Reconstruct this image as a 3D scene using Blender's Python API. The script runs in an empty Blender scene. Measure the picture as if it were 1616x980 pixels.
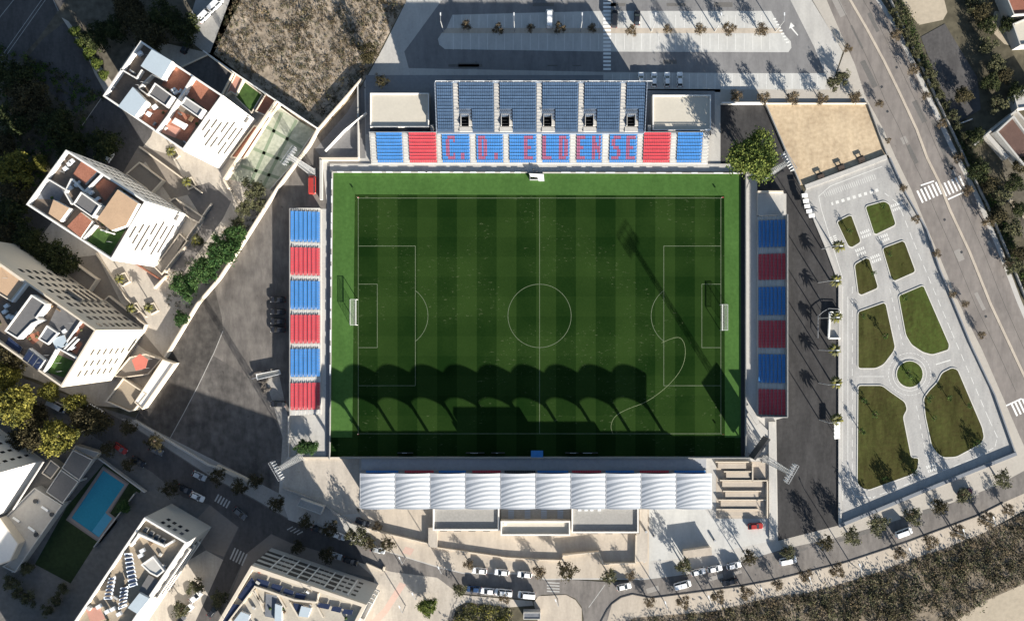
import bpy, math, random
from mathutils import Vector, Matrix
R = random.Random(11)
rad = math.radians
S, NX, NY, HC = 5.46, 835.0, 512.0, 230.0      # survey scale (units per metre), point under the drone, drone height
scene = bpy.context.scene
COL = scene.collection

def W(x, y, z=0.0):
    k = (HC - z) / HC
    return ((x - NX) / S * k, (NY - y) / S * k)
def WP(pts, z=0.0): return [W(x, y, z) for x, y in pts]
def zz(pts, ox, oy, s): return [(ox + x / s, oy + y / s) for x, y in pts]

# ------------------------------------------------------------------ materials
MATS = {}
def lin(c): return tuple(c)
def mat(name, col, var=0.12, s1=0.12, s2=2.0, rough=0.9, metal=0.0, bump=0.0, col2=None, spec=0.3, mix=0.5, stain=0.0):
    if name in MATS: return MATS[name]
    m = bpy.data.materials.new(name); m.use_nodes = True
    nt = m.node_tree; b = nt.nodes['Principled BSDF']
    b.inputs['Roughness'].default_value = rough
    b.inputs['Metallic'].default_value = metal
    b.inputs['Specular IOR Level'].default_value = spec
    N, L = nt.nodes.new, nt.links.new
    tc = N('ShaderNodeTexCoord')
    n1 = N('ShaderNodeTexNoise'); n1.inputs['Scale'].default_value = s1; n1.inputs['Detail'].default_value = 6; n1.inputs['Roughness'].default_value = .6
    n2 = N('ShaderNodeTexNoise'); n2.inputs['Scale'].default_value = s2; n2.inputs['Detail'].default_value = 4
    L(tc.outputs['Object'], n1.inputs['Vector']); L(tc.outputs['Object'], n2.inputs['Vector'])
    mx = N('ShaderNodeMix'); mx.inputs[0].default_value = mix
    L(n1.outputs['Fac'], mx.inputs[2]); L(n2.outputs['Fac'], mx.inputs[3])
    rp = N('ShaderNodeValToRGB'); e = rp.color_ramp.elements
    e[0].position, e[1].position = .3, .7
    c2 = col2 if col2 else col
    e[0].color = (*[max(0, v * (1 - var)) for v in col], 1)
    e[1].color = (*[min(1, v * (1 + var)) for v in c2], 1)
    L(mx.outputs[0], rp.inputs[0]); L(rp.outputs[0], b.inputs['Base Color'])
    if stain:      # dried spills, patched strips and tyre tracks
        mp = N('ShaderNodeMapping'); mp.inputs['Rotation'].default_value = (0, 0, .6); mp.inputs['Scale'].default_value = (.35, .09, .3); L(tc.outputs['Object'], mp.inputs[0])
        n3 = N('ShaderNodeTexNoise'); n3.inputs['Scale'].default_value = 1; n3.inputs['Detail'].default_value = 7; n3.inputs['Roughness'].default_value = .7; L(mp.outputs[0], n3.inputs['Vector'])
        r3 = N('ShaderNodeValToRGB'); r3.color_ramp.elements[0].position = .36; r3.color_ramp.elements[1].position = .6
        r3.color_ramp.elements[0].color = (1 - stain, 1 - stain, 1 - stain * .95, 1); r3.color_ramp.elements[1].color = (1 + stain * .25, 1 + stain * .25, 1 + stain * .25, 1)
        L(n3.outputs['Fac'], r3.inputs[0])
        n5 = N('ShaderNodeTexNoise'); n5.inputs['Scale'].default_value = .55; n5.inputs['Detail'].default_value = 2; L(tc.outputs['Object'], n5.inputs['Vector'])
        r5 = N('ShaderNodeValToRGB'); r5.color_ramp.elements[0].position = .70; r5.color_ramp.elements[1].position = .76; r5.color_ramp.elements[0].color = (1, 1, 1, 1); r5.color_ramp.elements[1].color = (1 - stain, 1 - stain, 1 - stain, 1)
        L(n5.outputs['Fac'], r5.inputs[0])
        m1 = N('ShaderNodeMix'); m1.data_type = 'RGBA'; m1.blend_type = 'MULTIPLY'; m1.inputs[0].default_value = 1; L(rp.outputs[0], m1.inputs[6]); L(r3.outputs[0], m1.inputs[7])
        m2 = N('ShaderNodeMix'); m2.data_type = 'RGBA'; m2.blend_type = 'MULTIPLY'; m2.inputs[0].default_value = 1; L(m1.outputs[2], m2.inputs[6]); L(r5.outputs[0], m2.inputs[7])
        L(m2.outputs[2], b.inputs['Base Color'])
    if bump:
        bp = N('ShaderNodeBump'); bp.inputs['Strength'].default_value = bump; bp.inputs['Distance'].default_value = .15
        L(n2.outputs['Fac'], bp.inputs['Height']); L(bp.outputs[0], b.inputs['Normal'])
    m.diffuse_color = (*col, 1)
    MATS[name] = m
    return m

# ------------------------------------------------------------------ mesh builder
def area(p): return sum(p[i][0] * p[(i + 1) % len(p)][1] - p[(i + 1) % len(p)][0] * p[i][1] for i in range(len(p))) / 2
def ccw(p): return list(p) if area(p) > 0 else list(reversed(p))
def inset(p, d):
    p = ccw(p); n = len(p); out = []
    for i in range(n):
        a, b, c = Vector(p[i - 1]), Vector(p[i]), Vector(p[(i + 1) % n])
        u, v = (b - a).normalized(), (c - b).normalized()
        n1, n2 = Vector((-u.y, u.x)), Vector((-v.y, v.x))
        k = 1 + n1.dot(n2)
        q = b + (n1 + n2) * (d / max(k, .35))
        out.append((q.x, q.y))
    return out
def resample(pts, step):
    out = [pts[0]]
    for a, b in zip(pts, pts[1:]):
        n = max(1, int(math.dist(a, b) / step))
        for i in range(1, n + 1): out.append((a[0] + (b[0] - a[0]) * i / n, a[1] + (b[1] - a[1]) * i / n))
    return out
def smooth(pts, closed=True, it=2):
    for _ in range(it):
        q = []; n = len(pts)
        for i in range(n if closed else n - 1):
            a, b = pts[i], pts[(i + 1) % n]
            q += [(a[0] * .75 + b[0] * .25, a[1] * .75 + b[1] * .25), (a[0] * .25 + b[0] * .75, a[1] * .25 + b[1] * .75)]
        pts = q if closed else [pts[0]] + q + [pts[-1]]
    return pts
def inside(x, y, p):
    c = False; n = len(p); j = n - 1
    for i in range(n):
        if (p[i][1] > y) != (p[j][1] > y) and x < (p[j][0] - p[i][0]) * (y - p[i][1]) / (p[j][1] - p[i][1]) + p[i][0]: c = not c
        j = i
    return c

def round_corners(p, r=5.0):
    out = []; n = len(p)
    for i in range(n):
        a, b, c = Vector(p[i - 1]), Vector(p[i]), Vector(p[(i + 1) % n])
        d = min(r, (a - b).length * .4, (c - b).length * .4); u, v = b + (a - b).normalized() * d, b + (c - b).normalized() * d
        for k in range(5): t = k / 4; q = u * (1 - t) ** 2 + b * 2 * t * (1 - t) + v * t * t; out.append((q.x, q.y))
    return out
LOC = {}
class MB:
    def __init__(self, m=None): self.v = []; self.f = []; self.mi = []; self.ms = []; self.c = 0; self.m(m) if m else None
    def m(self, m):
        if m not in self.ms: self.ms.append(m)
        self.c = self.ms.index(m); return self
    def poly(self, pts):
        i = len(self.v); self.v += [tuple(p) for p in pts]; self.f.append(tuple(range(i, i + len(pts)))); self.mi.append(self.c); return self
    def sheet(self, p, z): return self.poly([(x, y, z) for x, y in ccw(p)])
    def sides(self, p, z0, z1):
        p = ccw(p); n = len(p)
        for i in range(n):
            a, b = p[i], p[(i + 1) % n]
            self.poly([(*a, z0), (*b, z0), (*b, z1), (*a, z1)])
        return self
    def prism(self, p, z0, z1, top=None):
        self.sides(p, z0, z1); c = self.c
        if top: self.m(top)
        self.sheet(p, z1); self.c = c
        self.poly([(x, y, z0) for x, y in reversed(ccw(p))]); return self
    def ring(self, p, w, z0, z1):
        q = inset(p, w); p = ccw(p); n = len(p)
        for i in range(n):
            j = (i + 1) % n
            self.poly([(*p[i], z1), (*p[j], z1), (*q[j], z1), (*q[i], z1)])
        self.sides(p, z0, z1)
        for i in range(n):
            j = (i + 1) % n
            self.poly([(*q[j], z0), (*q[i], z0), (*q[i], z1), (*q[j], z1)])
        return self
    def box(self, cx, cy, z0, lx, ly, lz, rot=0.0):
        c, s = math.cos(rot), math.sin(rot)
        p = [(cx + c * a - s * b, cy + s * a + c * b) for a, b in ((-lx / 2, -ly / 2), (lx / 2, -ly / 2), (lx / 2, ly / 2), (-lx / 2, ly / 2))]
        return self.prism(p, z0, z0 + lz)
    def bar(self, p, q, w, h=None):
        h = h or w; p, q = Vector(p), Vector(q); d = (q - p)
        if d.length < 1e-5: return self
        d.normalize(); u = d.cross(Vector((0, 0, 1)))
        u = Vector((1, 0, 0)) if u.length < 1e-4 else u.normalized()
        t = u.cross(d).normalized(); u = u * (w / 2); t = t * (h / 2)
        a = [p + u + t, p - u + t, p - u - t, p + u - t]; b = [x + (q - p) for x in a]
        for i in range(4): self.poly([a[i], a[(i + 1) % 4], b[(i + 1) % 4], b[i]])
        self.poly(a[::-1]); self.poly(b); return self
    def tube(self, pts, radii, n=6):
        rings = []
        for k, (p, r) in enumerate(zip(pts, radii)):
            p = Vector(p); a = Vector(pts[max(0, k - 1)]); b = Vector(pts[min(len(pts) - 1, k + 1)])
            d = (b - a).normalized(); u = d.cross(Vector((.31, .9, .2))).normalized(); t = d.cross(u)
            rings.append([p + (u * math.cos(6.2832 * i / n) + t * math.sin(6.2832 * i / n)) * r for i in range(n)])
        for a, b in zip(rings, rings[1:]):
            for i in range(n): self.poly([a[i], a[(i + 1) % n], b[(i + 1) % n], b[i]])
        self.poly(rings[0][::-1]); self.poly(rings[-1]); return self
    def wallline(self, pts, w, z0, z1):
        for a, b in zip(pts, pts[1:]):
            a, b = Vector(a), Vector(b); d = (b - a)
            if d.length < 1e-4: continue
            d.normalize(); n = Vector((-d.y, d.x)) * (w / 2)
            p = [a + n, a - n, b - n + d * .003, b + n + d * .003]
            self.prism([(q.x, q.y) for q in p], z0, z1)
        return self
    def mesh(self, name, off=(0, 0, 0)):
        me = bpy.data.meshes.new(name)
        me.from_pydata([(a - off[0], b - off[1], c - off[2]) for a, b, c in self.v], [], self.f)
        for mm in self.ms: me.materials.append(mm)
        me.polygons.foreach_set('material_index', self.mi); me.update(); return me
    def obj(self, name, parent=None, label=None, cat=None, group=None, kind=None, keep=False):
        if not self.v: return None
        if parent is not None: off = LOC[parent.name]
        elif keep: off = (0, 0, 0)
        else:
            xs, ys, zs = zip(*self.v); off = ((min(xs) + max(xs)) / 2, (min(ys) + max(ys)) / 2, min(zs))
        o = bpy.data.objects.new(name, self.mesh(name, off)); COL.objects.link(o); LOC[o.name] = off
        if parent is not None: o.parent = parent
        else: o.location = off
        return tag(o, label, cat, group, kind)
def tag(o, label=None, cat=None, group=None, kind=None):
    for k, v in (('label', label), ('category', cat), ('group', group), ('kind', kind)):
        if v: o[k] = v
    return o
def thing(name, label, cat, loc, group=None, rot=0.0):
    o = bpy.data.objects.new(name, None); COL.objects.link(o); o.empty_display_size = .5
    loc = tuple(loc) if len(loc) == 3 else (loc[0], loc[1], 0.0)
    o.location = loc; o.rotation_euler = (0, 0, rot); LOC[o.name] = loc
    return tag(o, label, cat, group)
def ground(name, px, lvl, m, world=False):
    p = px if world else WP(px)
    return MB(m).sheet(p, lvl * .004).obj(name, kind='structure', keep=True)
ORD = ['first', 'second', 'third', 'fourth', 'fifth', 'sixth', 'seventh', 'eighth', 'ninth', 'tenth', 'eleventh', 'twelfth', 'thirteenth', 'fourteenth', 'fifteenth', 'sixteenth', 'seventeenth', 'eighteenth', 'nineteenth', 'twentieth', 'twenty-first', 'twenty-second', 'twenty-third', 'twenty-fourth', 'twenty-fifth', 'twenty-sixth', 'twenty-seventh', 'twenty-eighth', 'twenty-ninth', 'thirtieth']

# palette (real base colours)
ASPH = mat('asphalt', (.075, .072, .072), .25, .08, 1.2, .95, bump=.1, stain=.3)
ASPHD = mat('dark_asphalt', (.040, .039, .040), .28, .06, .9, .95, bump=.1, stain=.35)
ASPHW = mat('avenue_asphalt', (.195, .176, .163), .14, .05, .6, .95, stain=.22)
ASPHG = mat('grey_asphalt', (.18, .178, .18), .12, .06, 1.0, .95, stain=.2)
DIRT = mat('packed_dirt', (.082, .075, .070), .3, .045, .35, 1, bump=.15, col2=(.150, .138, .127), mix=.3, stain=.35)
CONC = mat('pale_concrete', (.40, .39, .37), .10, .08, 1.5, .9, stain=.12)
CONCW = mat('white_concrete', (.44, .44, .425), .08, .07, 1.2, .9, stain=.12)
CONCG = mat('grey_concrete', (.27, .265, .255), .16, .10, 1.6, .9, bump=.1)
PARKC = mat('park_paving', (.335, .33, .32), .12, .12, 1.8, .9, stain=.16)
TAN = mat('tan_paving', (.41, .36, .30), .10, .09, 1.4, .9, stain=.16)
BEIGE = mat('beige_paving', (.41, .37, .32), .13, .10, 1.6, .9, stain=.18)
PINK = mat('pink_paving', (.46, .33, .28), .08, .1, 1.5, .9)
SAND = mat('court_sand', (.40, .30, .195), .22, .10, .9, 1, bump=.2, col2=(.46, .37, .255), stain=.12)
SCRUBG = mat('scrub_earth', (.13, .105, .075), .3, .10, .55, 1, bump=.5, col2=(.36, .30, .235))
GROUND = mat('wild_ground', (.05, .045, .03), .4, .05, .5, 1, bump=.4, col2=(.09, .08, .055))
LAWN = mat('park_lawn', (.066, .055, .024), .28, .06, .9, 1, bump=.4, col2=(.050, .058, .018), stain=.35, mix=.4, spec=0)
LAWN2 = mat('fresh_park_lawn', (.064, .060, .022), .28, .06, .9, 1, bump=.4, col2=(.054, .082, .020), stain=.3, mix=.4, spec=0)
LAWNG = mat('green_lawn', (.03, .06, .014), .3, .1, .9, 1, bump=.3, col2=(.045, .09, .02))
APRON = mat('bright_turf', (.047, .105, .027), .16, .07, 1.0, .95, col2=(.056, .118, .031), spec=0, stain=.1)
WHITE = mat('white_paint', (.74, .74, .72), .06, .3, 3, .7)
WALLW = mat('white_render', (.64, .625, .60), .06, .15, 1.5, .85)
WALLB = mat('beige_render', (.52, .46, .38), .08, .15, 1.5, .85)
WALLG = mat('grey_render', (.40, .39, .37), .08, .15, 1.5, .85)
BRICK = mat('terracotta_tiles', (.24, .095, .06), .25, .3, 3, .9, col2=(.30, .13, .085))
TANROOF = mat('gravel_roof', (.42, .29, .19), .14, .3, 3, .95)
GREYROOF = mat('grey_roof', (.12, .118, .12), .15, .2, 2, .9)
PALEROOF = mat('pale_roof', (.36, .42, .47), .06, .3, 2, .6)
CREAMROOF = mat('cream_roof', (.45, .42, .36), .07, .2, 1.5, .9)
DECKB = mat('roof_deck', (.13, .105, .085), .25, .25, 2, .9)
BLUEC = mat('blue_seat', (.058, .21, .49), .16, .6, 6, .8, spec=.08)
REDC = mat('red_seat', (.48, .068, .088), .16, .6, 6, .8, spec=.08)
SLATE = mat('slate_seat', (.062, .108, .185), .25, .6, 4, .6)
STEELW = mat('white_steel', (.62, .64, .66), .05, .5, 3, .45)
STEEL = mat('galvanised_steel', (.38, .39, .40), .1, .5, 3, .45, metal=.4)
DARKM = mat('dark_metal', (.04, .042, .046), .15, .5, 3, .5)
GLASS = mat('dark_glass', (.02, .025, .032), .15, .5, 3, .12, spec=.6)
SOLAR = mat('solar_cells', (.02, .028, .06), .2, .8, 5, .25, spec=.5)
VENT = mat('vent_dark', (.05, .047, .045), .15, .5, 3, .8)
TRUNK = mat('bark', (.11, .08, .055), .2, .8, 6, .95)
FABRIC = mat('roof_membrane', (.55, .565, .59), .05, .2, 2, .8, stain=.06)
FABRIC2 = mat('roof_membrane_band', (.285, .31, .345), .06, .2, 2, .8)
MAUVE = mat('plum_seat', (.30, .105, .19), .2, .6, 6, .8, spec=.08)
TERR = mat('slate_terrace', (.085, .115, .165), .2, .5, 3, .8)
KERB = mat('kerb_stone', (.48, .47, .44), .08, .2, 2, .9)
BLACKSH = mat('recess_shade', (.015, .015, .018), .1, .3, 2, .9)
# ================================================================== GROUND SHEETS
MB(GROUND).sheet([(-2500, -2500), (2500, -2500), (2500, 2500), (-2500, 2500)], -.06).obj('ground', kind='structure', keep=True)
ground('city_pavement', [(-60, 560), (150, 640), (215, 660), (445, 775), (620, 870), (700, 905), (725, 940), (700, 1030), (-60, 1030)], 0, mat('worn_pavement', (.125, .12, .115), .25, .1, .8, .95, bump=.1))
ground('sidewalk', [(1150, 850), (1255, 838), (1250, 880), (1150, 898)], 1, CONC)
ground('yard_paving', [(262, 905), (325, 868), (354, 884), (325, 1000), (300, 1030), (215, 1030)], 1, BEIGE)
ground('sidewalk', [(331, 797), (376, 832), (353, 878), (325, 868), (300, 830)], 1, mat('brown_pavement', (.19, .165, .145), .15, .1, 1, .95))
ground('sidewalk', [(428, 843), (459, 857), (560, 886), (592, 912), (430, 880), (391, 900), (360, 950), (389, 873)], 1, mat('brown_pavement', (.19, .165, .145)))
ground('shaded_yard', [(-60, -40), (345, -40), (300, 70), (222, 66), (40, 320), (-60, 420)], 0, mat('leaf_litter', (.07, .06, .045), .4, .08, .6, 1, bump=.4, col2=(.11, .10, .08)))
ground('scrub_field', [(378, -40), (660, -40), (642, 0), (572, 132), (503, 213), (330, 88)], 1, SCRUBG)
ground('dirt_lane', [(322, -40), (398, -40), (376, 8), (334, 92), (290, 58)], 1, CONCG)
ground('dirt_lot', [(503, 213), (560, 150), (575, 130), (575, 262), (535, 262), (520, 330), (462, 330), (462, 724), (440, 778), (330, 730), (212, 662), (265, 563), (315, 480), (389, 380), (440, 299)], 1, DIRT)
ground('gravel_strip', [(420, 600), (440, 590), (455, 660), (455, 720), (443, 735), (446, 690)], 4, mat('pale_gravel', (.27, .255, .235), .25, .2, 1.5, 1))
ground('residential_court', [(222, 60), (338, 86), (503, 212), (440, 299), (389, 380), (315, 480), (265, 563), (224, 646), (150, 640), (60, 600), (-60, 560), (-60, 330), (42, 322), (163, 150)], 1, BEIGE)
# north-west street
ground('side_street', [(-60, -40), (60, -40), (104, 0), (60, 62), (-60, 190)], 2, ASPH)
ground('verge_path', [(97, 28), (108, 34), (190, 148), (168, 150), (150, 118), (138, 90)], 3, BEIGE)
mk = MB(mat('worn_line', (.30, .30, .29), .2, .5, 3))
for a, b in (((66, 0), (0, 93)), ((72, 0), (0, 102)), ((22, 0), (-2, 30)), ((84, 0), (92, 18))):
    A, B = W(*a), W(*b); mk.wallline([A, B], .18, .0185, .0192)
mk.obj('street_marking', kind='structure', keep=True)
# stadium platform and plaza
ground('stadium_floor', [(508, 250), (575, 250), (575, 140), (1137, 140), (1137, 262), (1195, 264), (1195, 304), (1241, 306), (1241, 658), (1225, 662), (1228, 855), (1166, 888), (1083, 906), (1020, 915), (895, 914), (860, 915), (835, 906), (730, 905), (690, 895), (618, 873), (550, 852), (455, 820), (440, 778), (444, 722), (456, 660), (456, 330), (517, 330)], 2, CONC)
ground('stand_floor', [(577, 119), (952, 119), (952, 142), (1128, 144), (1128, 212), (577, 212)], 3, mat('stand_paving', (.20, .205, .215), .15, .1, 1.2))
ground('paved_wedge', [(575, 130), (577, 250), (510, 250), (497, 236), (548, 178)], 3, mat('wedge_paving', (.15, .148, .15), .2, .1, 1.5))
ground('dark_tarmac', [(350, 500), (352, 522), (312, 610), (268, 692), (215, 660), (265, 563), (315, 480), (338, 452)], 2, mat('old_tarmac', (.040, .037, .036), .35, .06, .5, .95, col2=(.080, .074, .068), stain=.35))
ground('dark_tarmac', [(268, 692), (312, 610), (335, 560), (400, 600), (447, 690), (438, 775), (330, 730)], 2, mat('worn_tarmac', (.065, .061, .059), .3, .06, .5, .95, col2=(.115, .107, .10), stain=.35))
ground('dark_lane', [(42, 322), (104, 236), (163, 152), (242, 205), (238, 216), (193, 275), (186, 300), (120, 300), (30, 420), (-60, 420), (-60, 330)], 2, ASPH)
ground('dark_lane', [(104, 34), (166, 150), (120, 180), (60, 130), (40, 95), (70, 60)], 2, ASPH)
MB(CONCG).wallline(WP([(352, 522), (338, 556), (312, 610), (290, 652), (268, 692)]), .22, 0, .06).obj('kerb', kind='structure', keep=True)
ground('plaza', [(1025, 802), (1110, 802), (1124, 818), (1222, 818), (1224, 852), (1090, 880), (1025, 885)], 3, CONCW)
ground('south_forecourt', [(562, 802), (1024, 802), (1024, 912), (895, 912), (860, 913), (835, 904), (730, 903), (690, 893), (600, 866)], 3, TAN)
ground('corner_paving', [(446, 724), (567, 724), (567, 810), (540, 812), (446, 768)], 3, BEIGE)
# car park
ground('car_park_paving', [(655, -40), (1258, -40), (1330, 82), (1310, 142), (1137, 142), (1137, 146), (577, 140), (573, 133), (605, 75), (640, 5)], 2, CONC)
ground('car_park_lane', [(706, -40), (1232, -40), (1247, 0), (1285, 75), (1302, 117), (953, 114), (645, 108), (638, 82), (698, 0)], 3, ASPHG)
for p in ([(714, 24), (950, 18), (1217, 18), (1231, 45), (705, 45)], [(697, 53), (1236, 53), (1248, 66), (1249, 76), (1244, 83), (960, 82), (702, 78), (693, 71), (691, 62)], [(953, 116), (1305, 116), (1303, 141), (953, 141)]):
    ground('parking_bay', p, 4, CONCW)
ground('planting_strip', [(705, 45), (1231, 45), (1236, 53), (697, 53)], 5, TAN)
mk = MB(WHITE)
for i in range(19):
    y = -2 + i * 6.1
    mk.sheet(WP([(952, y), (964, y), (964, y + 3.4), (952, y + 3.4)]), .026)
mk.obj('zebra_crossing', kind='structure', keep=True)
mk = MB(mat('faded_white', (.62, .62, .60), .15, .5, 3))
for i in range(38):
    x = 715 + i * 13.5
    if 950 < x < 966: continue
    for a, b in ((24, 44), (54, 79)):
        if x < 1225: mk.sheet(WP([(x, a), (x + .7, a), (x + .7, b), (x, b)]), .0262)
for i in range(25):
    x = 966 + i * 13.5
    mk.sheet(WP([(x, 117), (x + .7, 117), (x + .7, 140), (x, 140)]), .0262)
for i in range(9):
    mk.sheet(WP([(1219 + i * 2.6, 30 + i * 4.6), (1224 + i * 2.6, 29 + i * 4.6), (1225 + i * 2.6, 31 + i * 4.6), (1220 + i * 2.6, 32 + i * 4.6)]), .0262)
mk.sheet(WP([(1248, 36), (1254, 42), (1250, 44), (1260, 56), (1258.5, 57), (1248, 45), (1245, 46)]), .0262)
mk.obj('parking_marking', kind='structure', keep=True)
ground('sidewalk', [(1137, 142), (1311, 142), (1332, 84), (1256, -40), (1296, -40), (1300, -10), (1326, 51), (1349, 102), (1366, 153), (1394, 204), (1414, 250), (1438, 299), (1462, 357), (1484, 408), (1514, 480), (1550, 552), (1588, 639), (1610, 690), (1625, 722), (1625, 738), (1573, 766), (1485, 800), (1374, 833), (1317, 849), (1236, 866), (1228, 853), (1322, 829), (1600, 714), (1532, 547), (1481, 424), (1404, 250), (1368, 166), (1207, 166), (1137, 166)], 2, mat('pale_sidewalk', (.36, .335, .30), .1, .1, 1.2, .9))
ground('sand_court', [(1207, 166), (1368, 166), (1398, 247), (1275, 293), (1262, 292)], 3, SAND)
# access lane
ground('service_lane', [(1137, 166), (1207, 166), (1245, 252), (1268, 305), (1303, 388), (1324, 447), (1323, 829), (1228, 853), (1225, 662), (1241, 658), (1241, 306), (1195, 304), (1195, 262), (1137, 262)], 3, ASPHD)
# ---------------- traffic park
ground('park_paving', [(1275, 294), (1397, 248), (1404, 252), (1428, 306), (1461, 363), (1481, 424), (1532, 547), (1568, 623), (1600, 714), (1322, 828), (1324, 447), (1303, 388), (1268, 307)], 3, PARKC)
ISL = [[(1365, 326), (1395, 317.5), (1403, 322), (1414, 355), (1383, 370), (1379, 369)],
 [(1320, 350), (1340, 340), (1344, 341), (1359, 382), (1344, 391), (1338, 388)],
 [(1392, 392), (1424, 380), (1428, 383), (1445, 429), (1411, 444), (1406, 439)],
 [(1348, 417.5), (1366.5, 407), (1372, 409), (1386, 454.5), (1359, 466), (1354, 463)],
 [(1417.5, 466.6), (1454.5, 451), (1458, 452.5), (1498, 544), (1496.5, 552), (1471, 560), (1456, 556), (1438, 544), (1429, 529), (1420, 480.6)],
 [(1353.7, 492), (1394.6, 477.5), (1398, 480.6), (1412.4, 547), (1410, 554.6), (1394.6, 575), (1382, 581.4), (1353.7, 581.4)],
 [(1435.4 + 21 * math.cos(i * .2618), 590.3 + 21 * math.sin(i * .2618)) for i in range(24)],
 [(1353.7, 608), (1392, 608), (1405, 618), (1428, 634), (1431.6, 646), (1425, 657), (1438, 722), (1450, 722), (1448, 741), (1438, 749), (1371, 773), (1361, 771), (1352.5, 763)],
 [(1457, 628.6), (1466, 616), (1479, 603), (1486, 588), (1502, 580), (1511, 583), (1550, 674.5), (1553, 690), (1548, 700), (1509, 721), (1489, 722), (1479, 716), (1470, 704), (1460, 657)]]
for n_, p in enumerate(ISL):
    q = WP(round_corners(p) if n_ != 6 else p)
    MB(LAWN2 if n_ in (0, 4, 6) else LAWN).sheet(inset(q, .12), .10).obj('park_lawn', kind='structure', keep=True)
    MB(KERB).ring(inset(q, -.15), .26, .0, .13).obj('kerb', kind='structure', keep=True)
# painted lines of the little roads
PM = MB(mat('park_line', (.56, .56, .54), .15, .5, 3))
def dash(mb, pts, w, on, off, z):
    pts = WP(pts); acc = 0
    for a, b in zip(pts, pts[1:]):
        a, b = Vector(a), Vector(b); L = (b - a).length; t = 0; d = (b - a) / max(L, 1e-6); n = Vector((-d.y, d.x)) * w / 2
        while t < L:
            e = min(L, t + on); p, q = a + d * t, a + d * e
            mb.poly([(p.x + n.x, p.y + n.y, z), (p.x - n.x, p.y - n.y, z), (q.x - n.x, q.y - n.y, z), (q.x + n.x, q.y + n.y, z)]); t += on + off
PZ = .0165
dash(PM, [(1338, 468), (1338, 760), (1350, 783), (1380, 785)], .16, 60, 0, PZ)
dash(PM, [(1345, 452), (1345, 762), (1356, 778)], .14, 2, 1.4, PZ)
dash(PM, [(1330, 452), (1330, 790)], .14, 60, 0, PZ)
dash(PM, [(1370, 787), (1450, 757), (1540, 722), (1570, 705), (1574, 690), (1560, 660), (1500, 520), (1440, 378), (1418, 322), (1396, 305)], .16, 2.2, 1.4, PZ)
dash(PM, [(1392, 263), (1310, 294), (1292, 310), (1296, 330), (1330, 440)], .16, 60, 0, PZ)
dash(PM, [(1386, 300), (1312, 322)], .9, .9, .8, PZ)
dash(PM, [(1381, 279), (1300, 308)], 1.5, .12, .5, PZ)
dash(PM, [(1404, 455), (1425, 545)], .14, 1.5, 1.2, PZ)
dash(PM, [(1446, 640), (1462, 720)], .14, 1.5, 1.2, PZ)
dash(PM, [(1356, 594), (1395, 594)], .14, 60, 0, PZ)
dash(PM, [(1477, 575), (1500, 568)], .3, 60, 0, PZ)
for r in (26.5, 33.5):
    dash(PM, [(1435.4 + r * math.cos(i * .1745), 590.3 + r * math.sin(i * .1745)) for i in range(37)], .13, .7, .6 if r > 30 else 0, PZ)
for (cx, cy, a, n) in ((1416, 326, -.36, 6), (1366, 369, -.36, 5), (1358, 397, -.36, 5), (1382, 408, -.36, 5), (1395, 376, -.36, 5), (1316, 380, 1.2, 5), (1470, 738, -.38, 5)):
    for i in range(n):
        for sgn in (-1, 1):
            o = (i - n / 2 + .5) * 3.2
            x, y = cx + o * math.cos(a) - sgn * 3.4 * math.sin(a), cy + o * math.sin(a) + sgn * 3.4 * math.cos(a)
            X, Y = W(x, y); PM.box(X, Y, PZ - .001, .34, .85, .002, -a)
PM.obj('park_road_marking', kind='structure', keep=True)
# ---------------- avenue
WE = [(1286, -40), (1300, -10), (1326, 51), (1349, 102), (1366, 153), (1394, 204), (1414, 250), (1438, 299), (1462, 357), (1484, 408), (1514, 480), (1550, 552), (1588, 639), (1610, 690), (1640, 755)]
ME = [(1322, -40), (1341, 0), (1366, 43), (1395, 97), (1420, 148), (1446, 204), (1463, 250), (1481, 286), (1499, 332), (1530, 398), (1563, 480), (1573, 501), (1616, 593), (1640, 645)]
EE = [(1360, -40), (1382, 0), (1410, 43), (1438, 102), (1471, 173), (1497, 230), (1522, 278), (1540, 314), (1573, 393), (1604, 475), (1640, 560)]
ground('avenue', WE + EE[::-1], 3, ASPHW)
off = lambda pts, dx: [(x + dx, y) for x, y in pts]
MB(TAN).prism(WP(off(ME, -2.2) + off(ME, 2.2)[::-1]), -.02, .14).obj('median_strip', kind='structure', keep=True)
ground('sidewalk', EE + off(EE, 8)[::-1], 4, CONC)
mk = MB(WHITE)
def zebra(mb, c0, c1, d, n, w, z):   # bars between c0 and c1 (pixel), each bar of pixel vector d, width w
    for i in range(n):
        t = (i + .5) / n; x, y = c0[0] + (c1[0] - c0[0]) * t, c0[1] + (c1[1] - c0[1]) * t
        a, b = W(x - d[0] / 2, y - d[1] / 2), W(x + d[0] / 2, y + d[1] / 2)
        mb.wallline([a, b], w, z - .0006, z)
zebra(mk, (1449, 312), (1484, 296), (9, 19), 6, .52, .0175)
zebra(mk, (1486, 302), (1521, 286), (9, 19), 6, .52, .0175)
zebra(mk, (1598, 648), (1632, 632), (9, 19), 6, .52, .0175)
for a, b in (((1453, 293), (1474, 286)), ((1496, 315), (1520, 304)), ((1588, 640), (1612, 629))): mk.wallline(WP([a, b]), .4, .0168, .0174)
mk.obj('zebra_crossing', kind='structure', keep=True)
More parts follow.
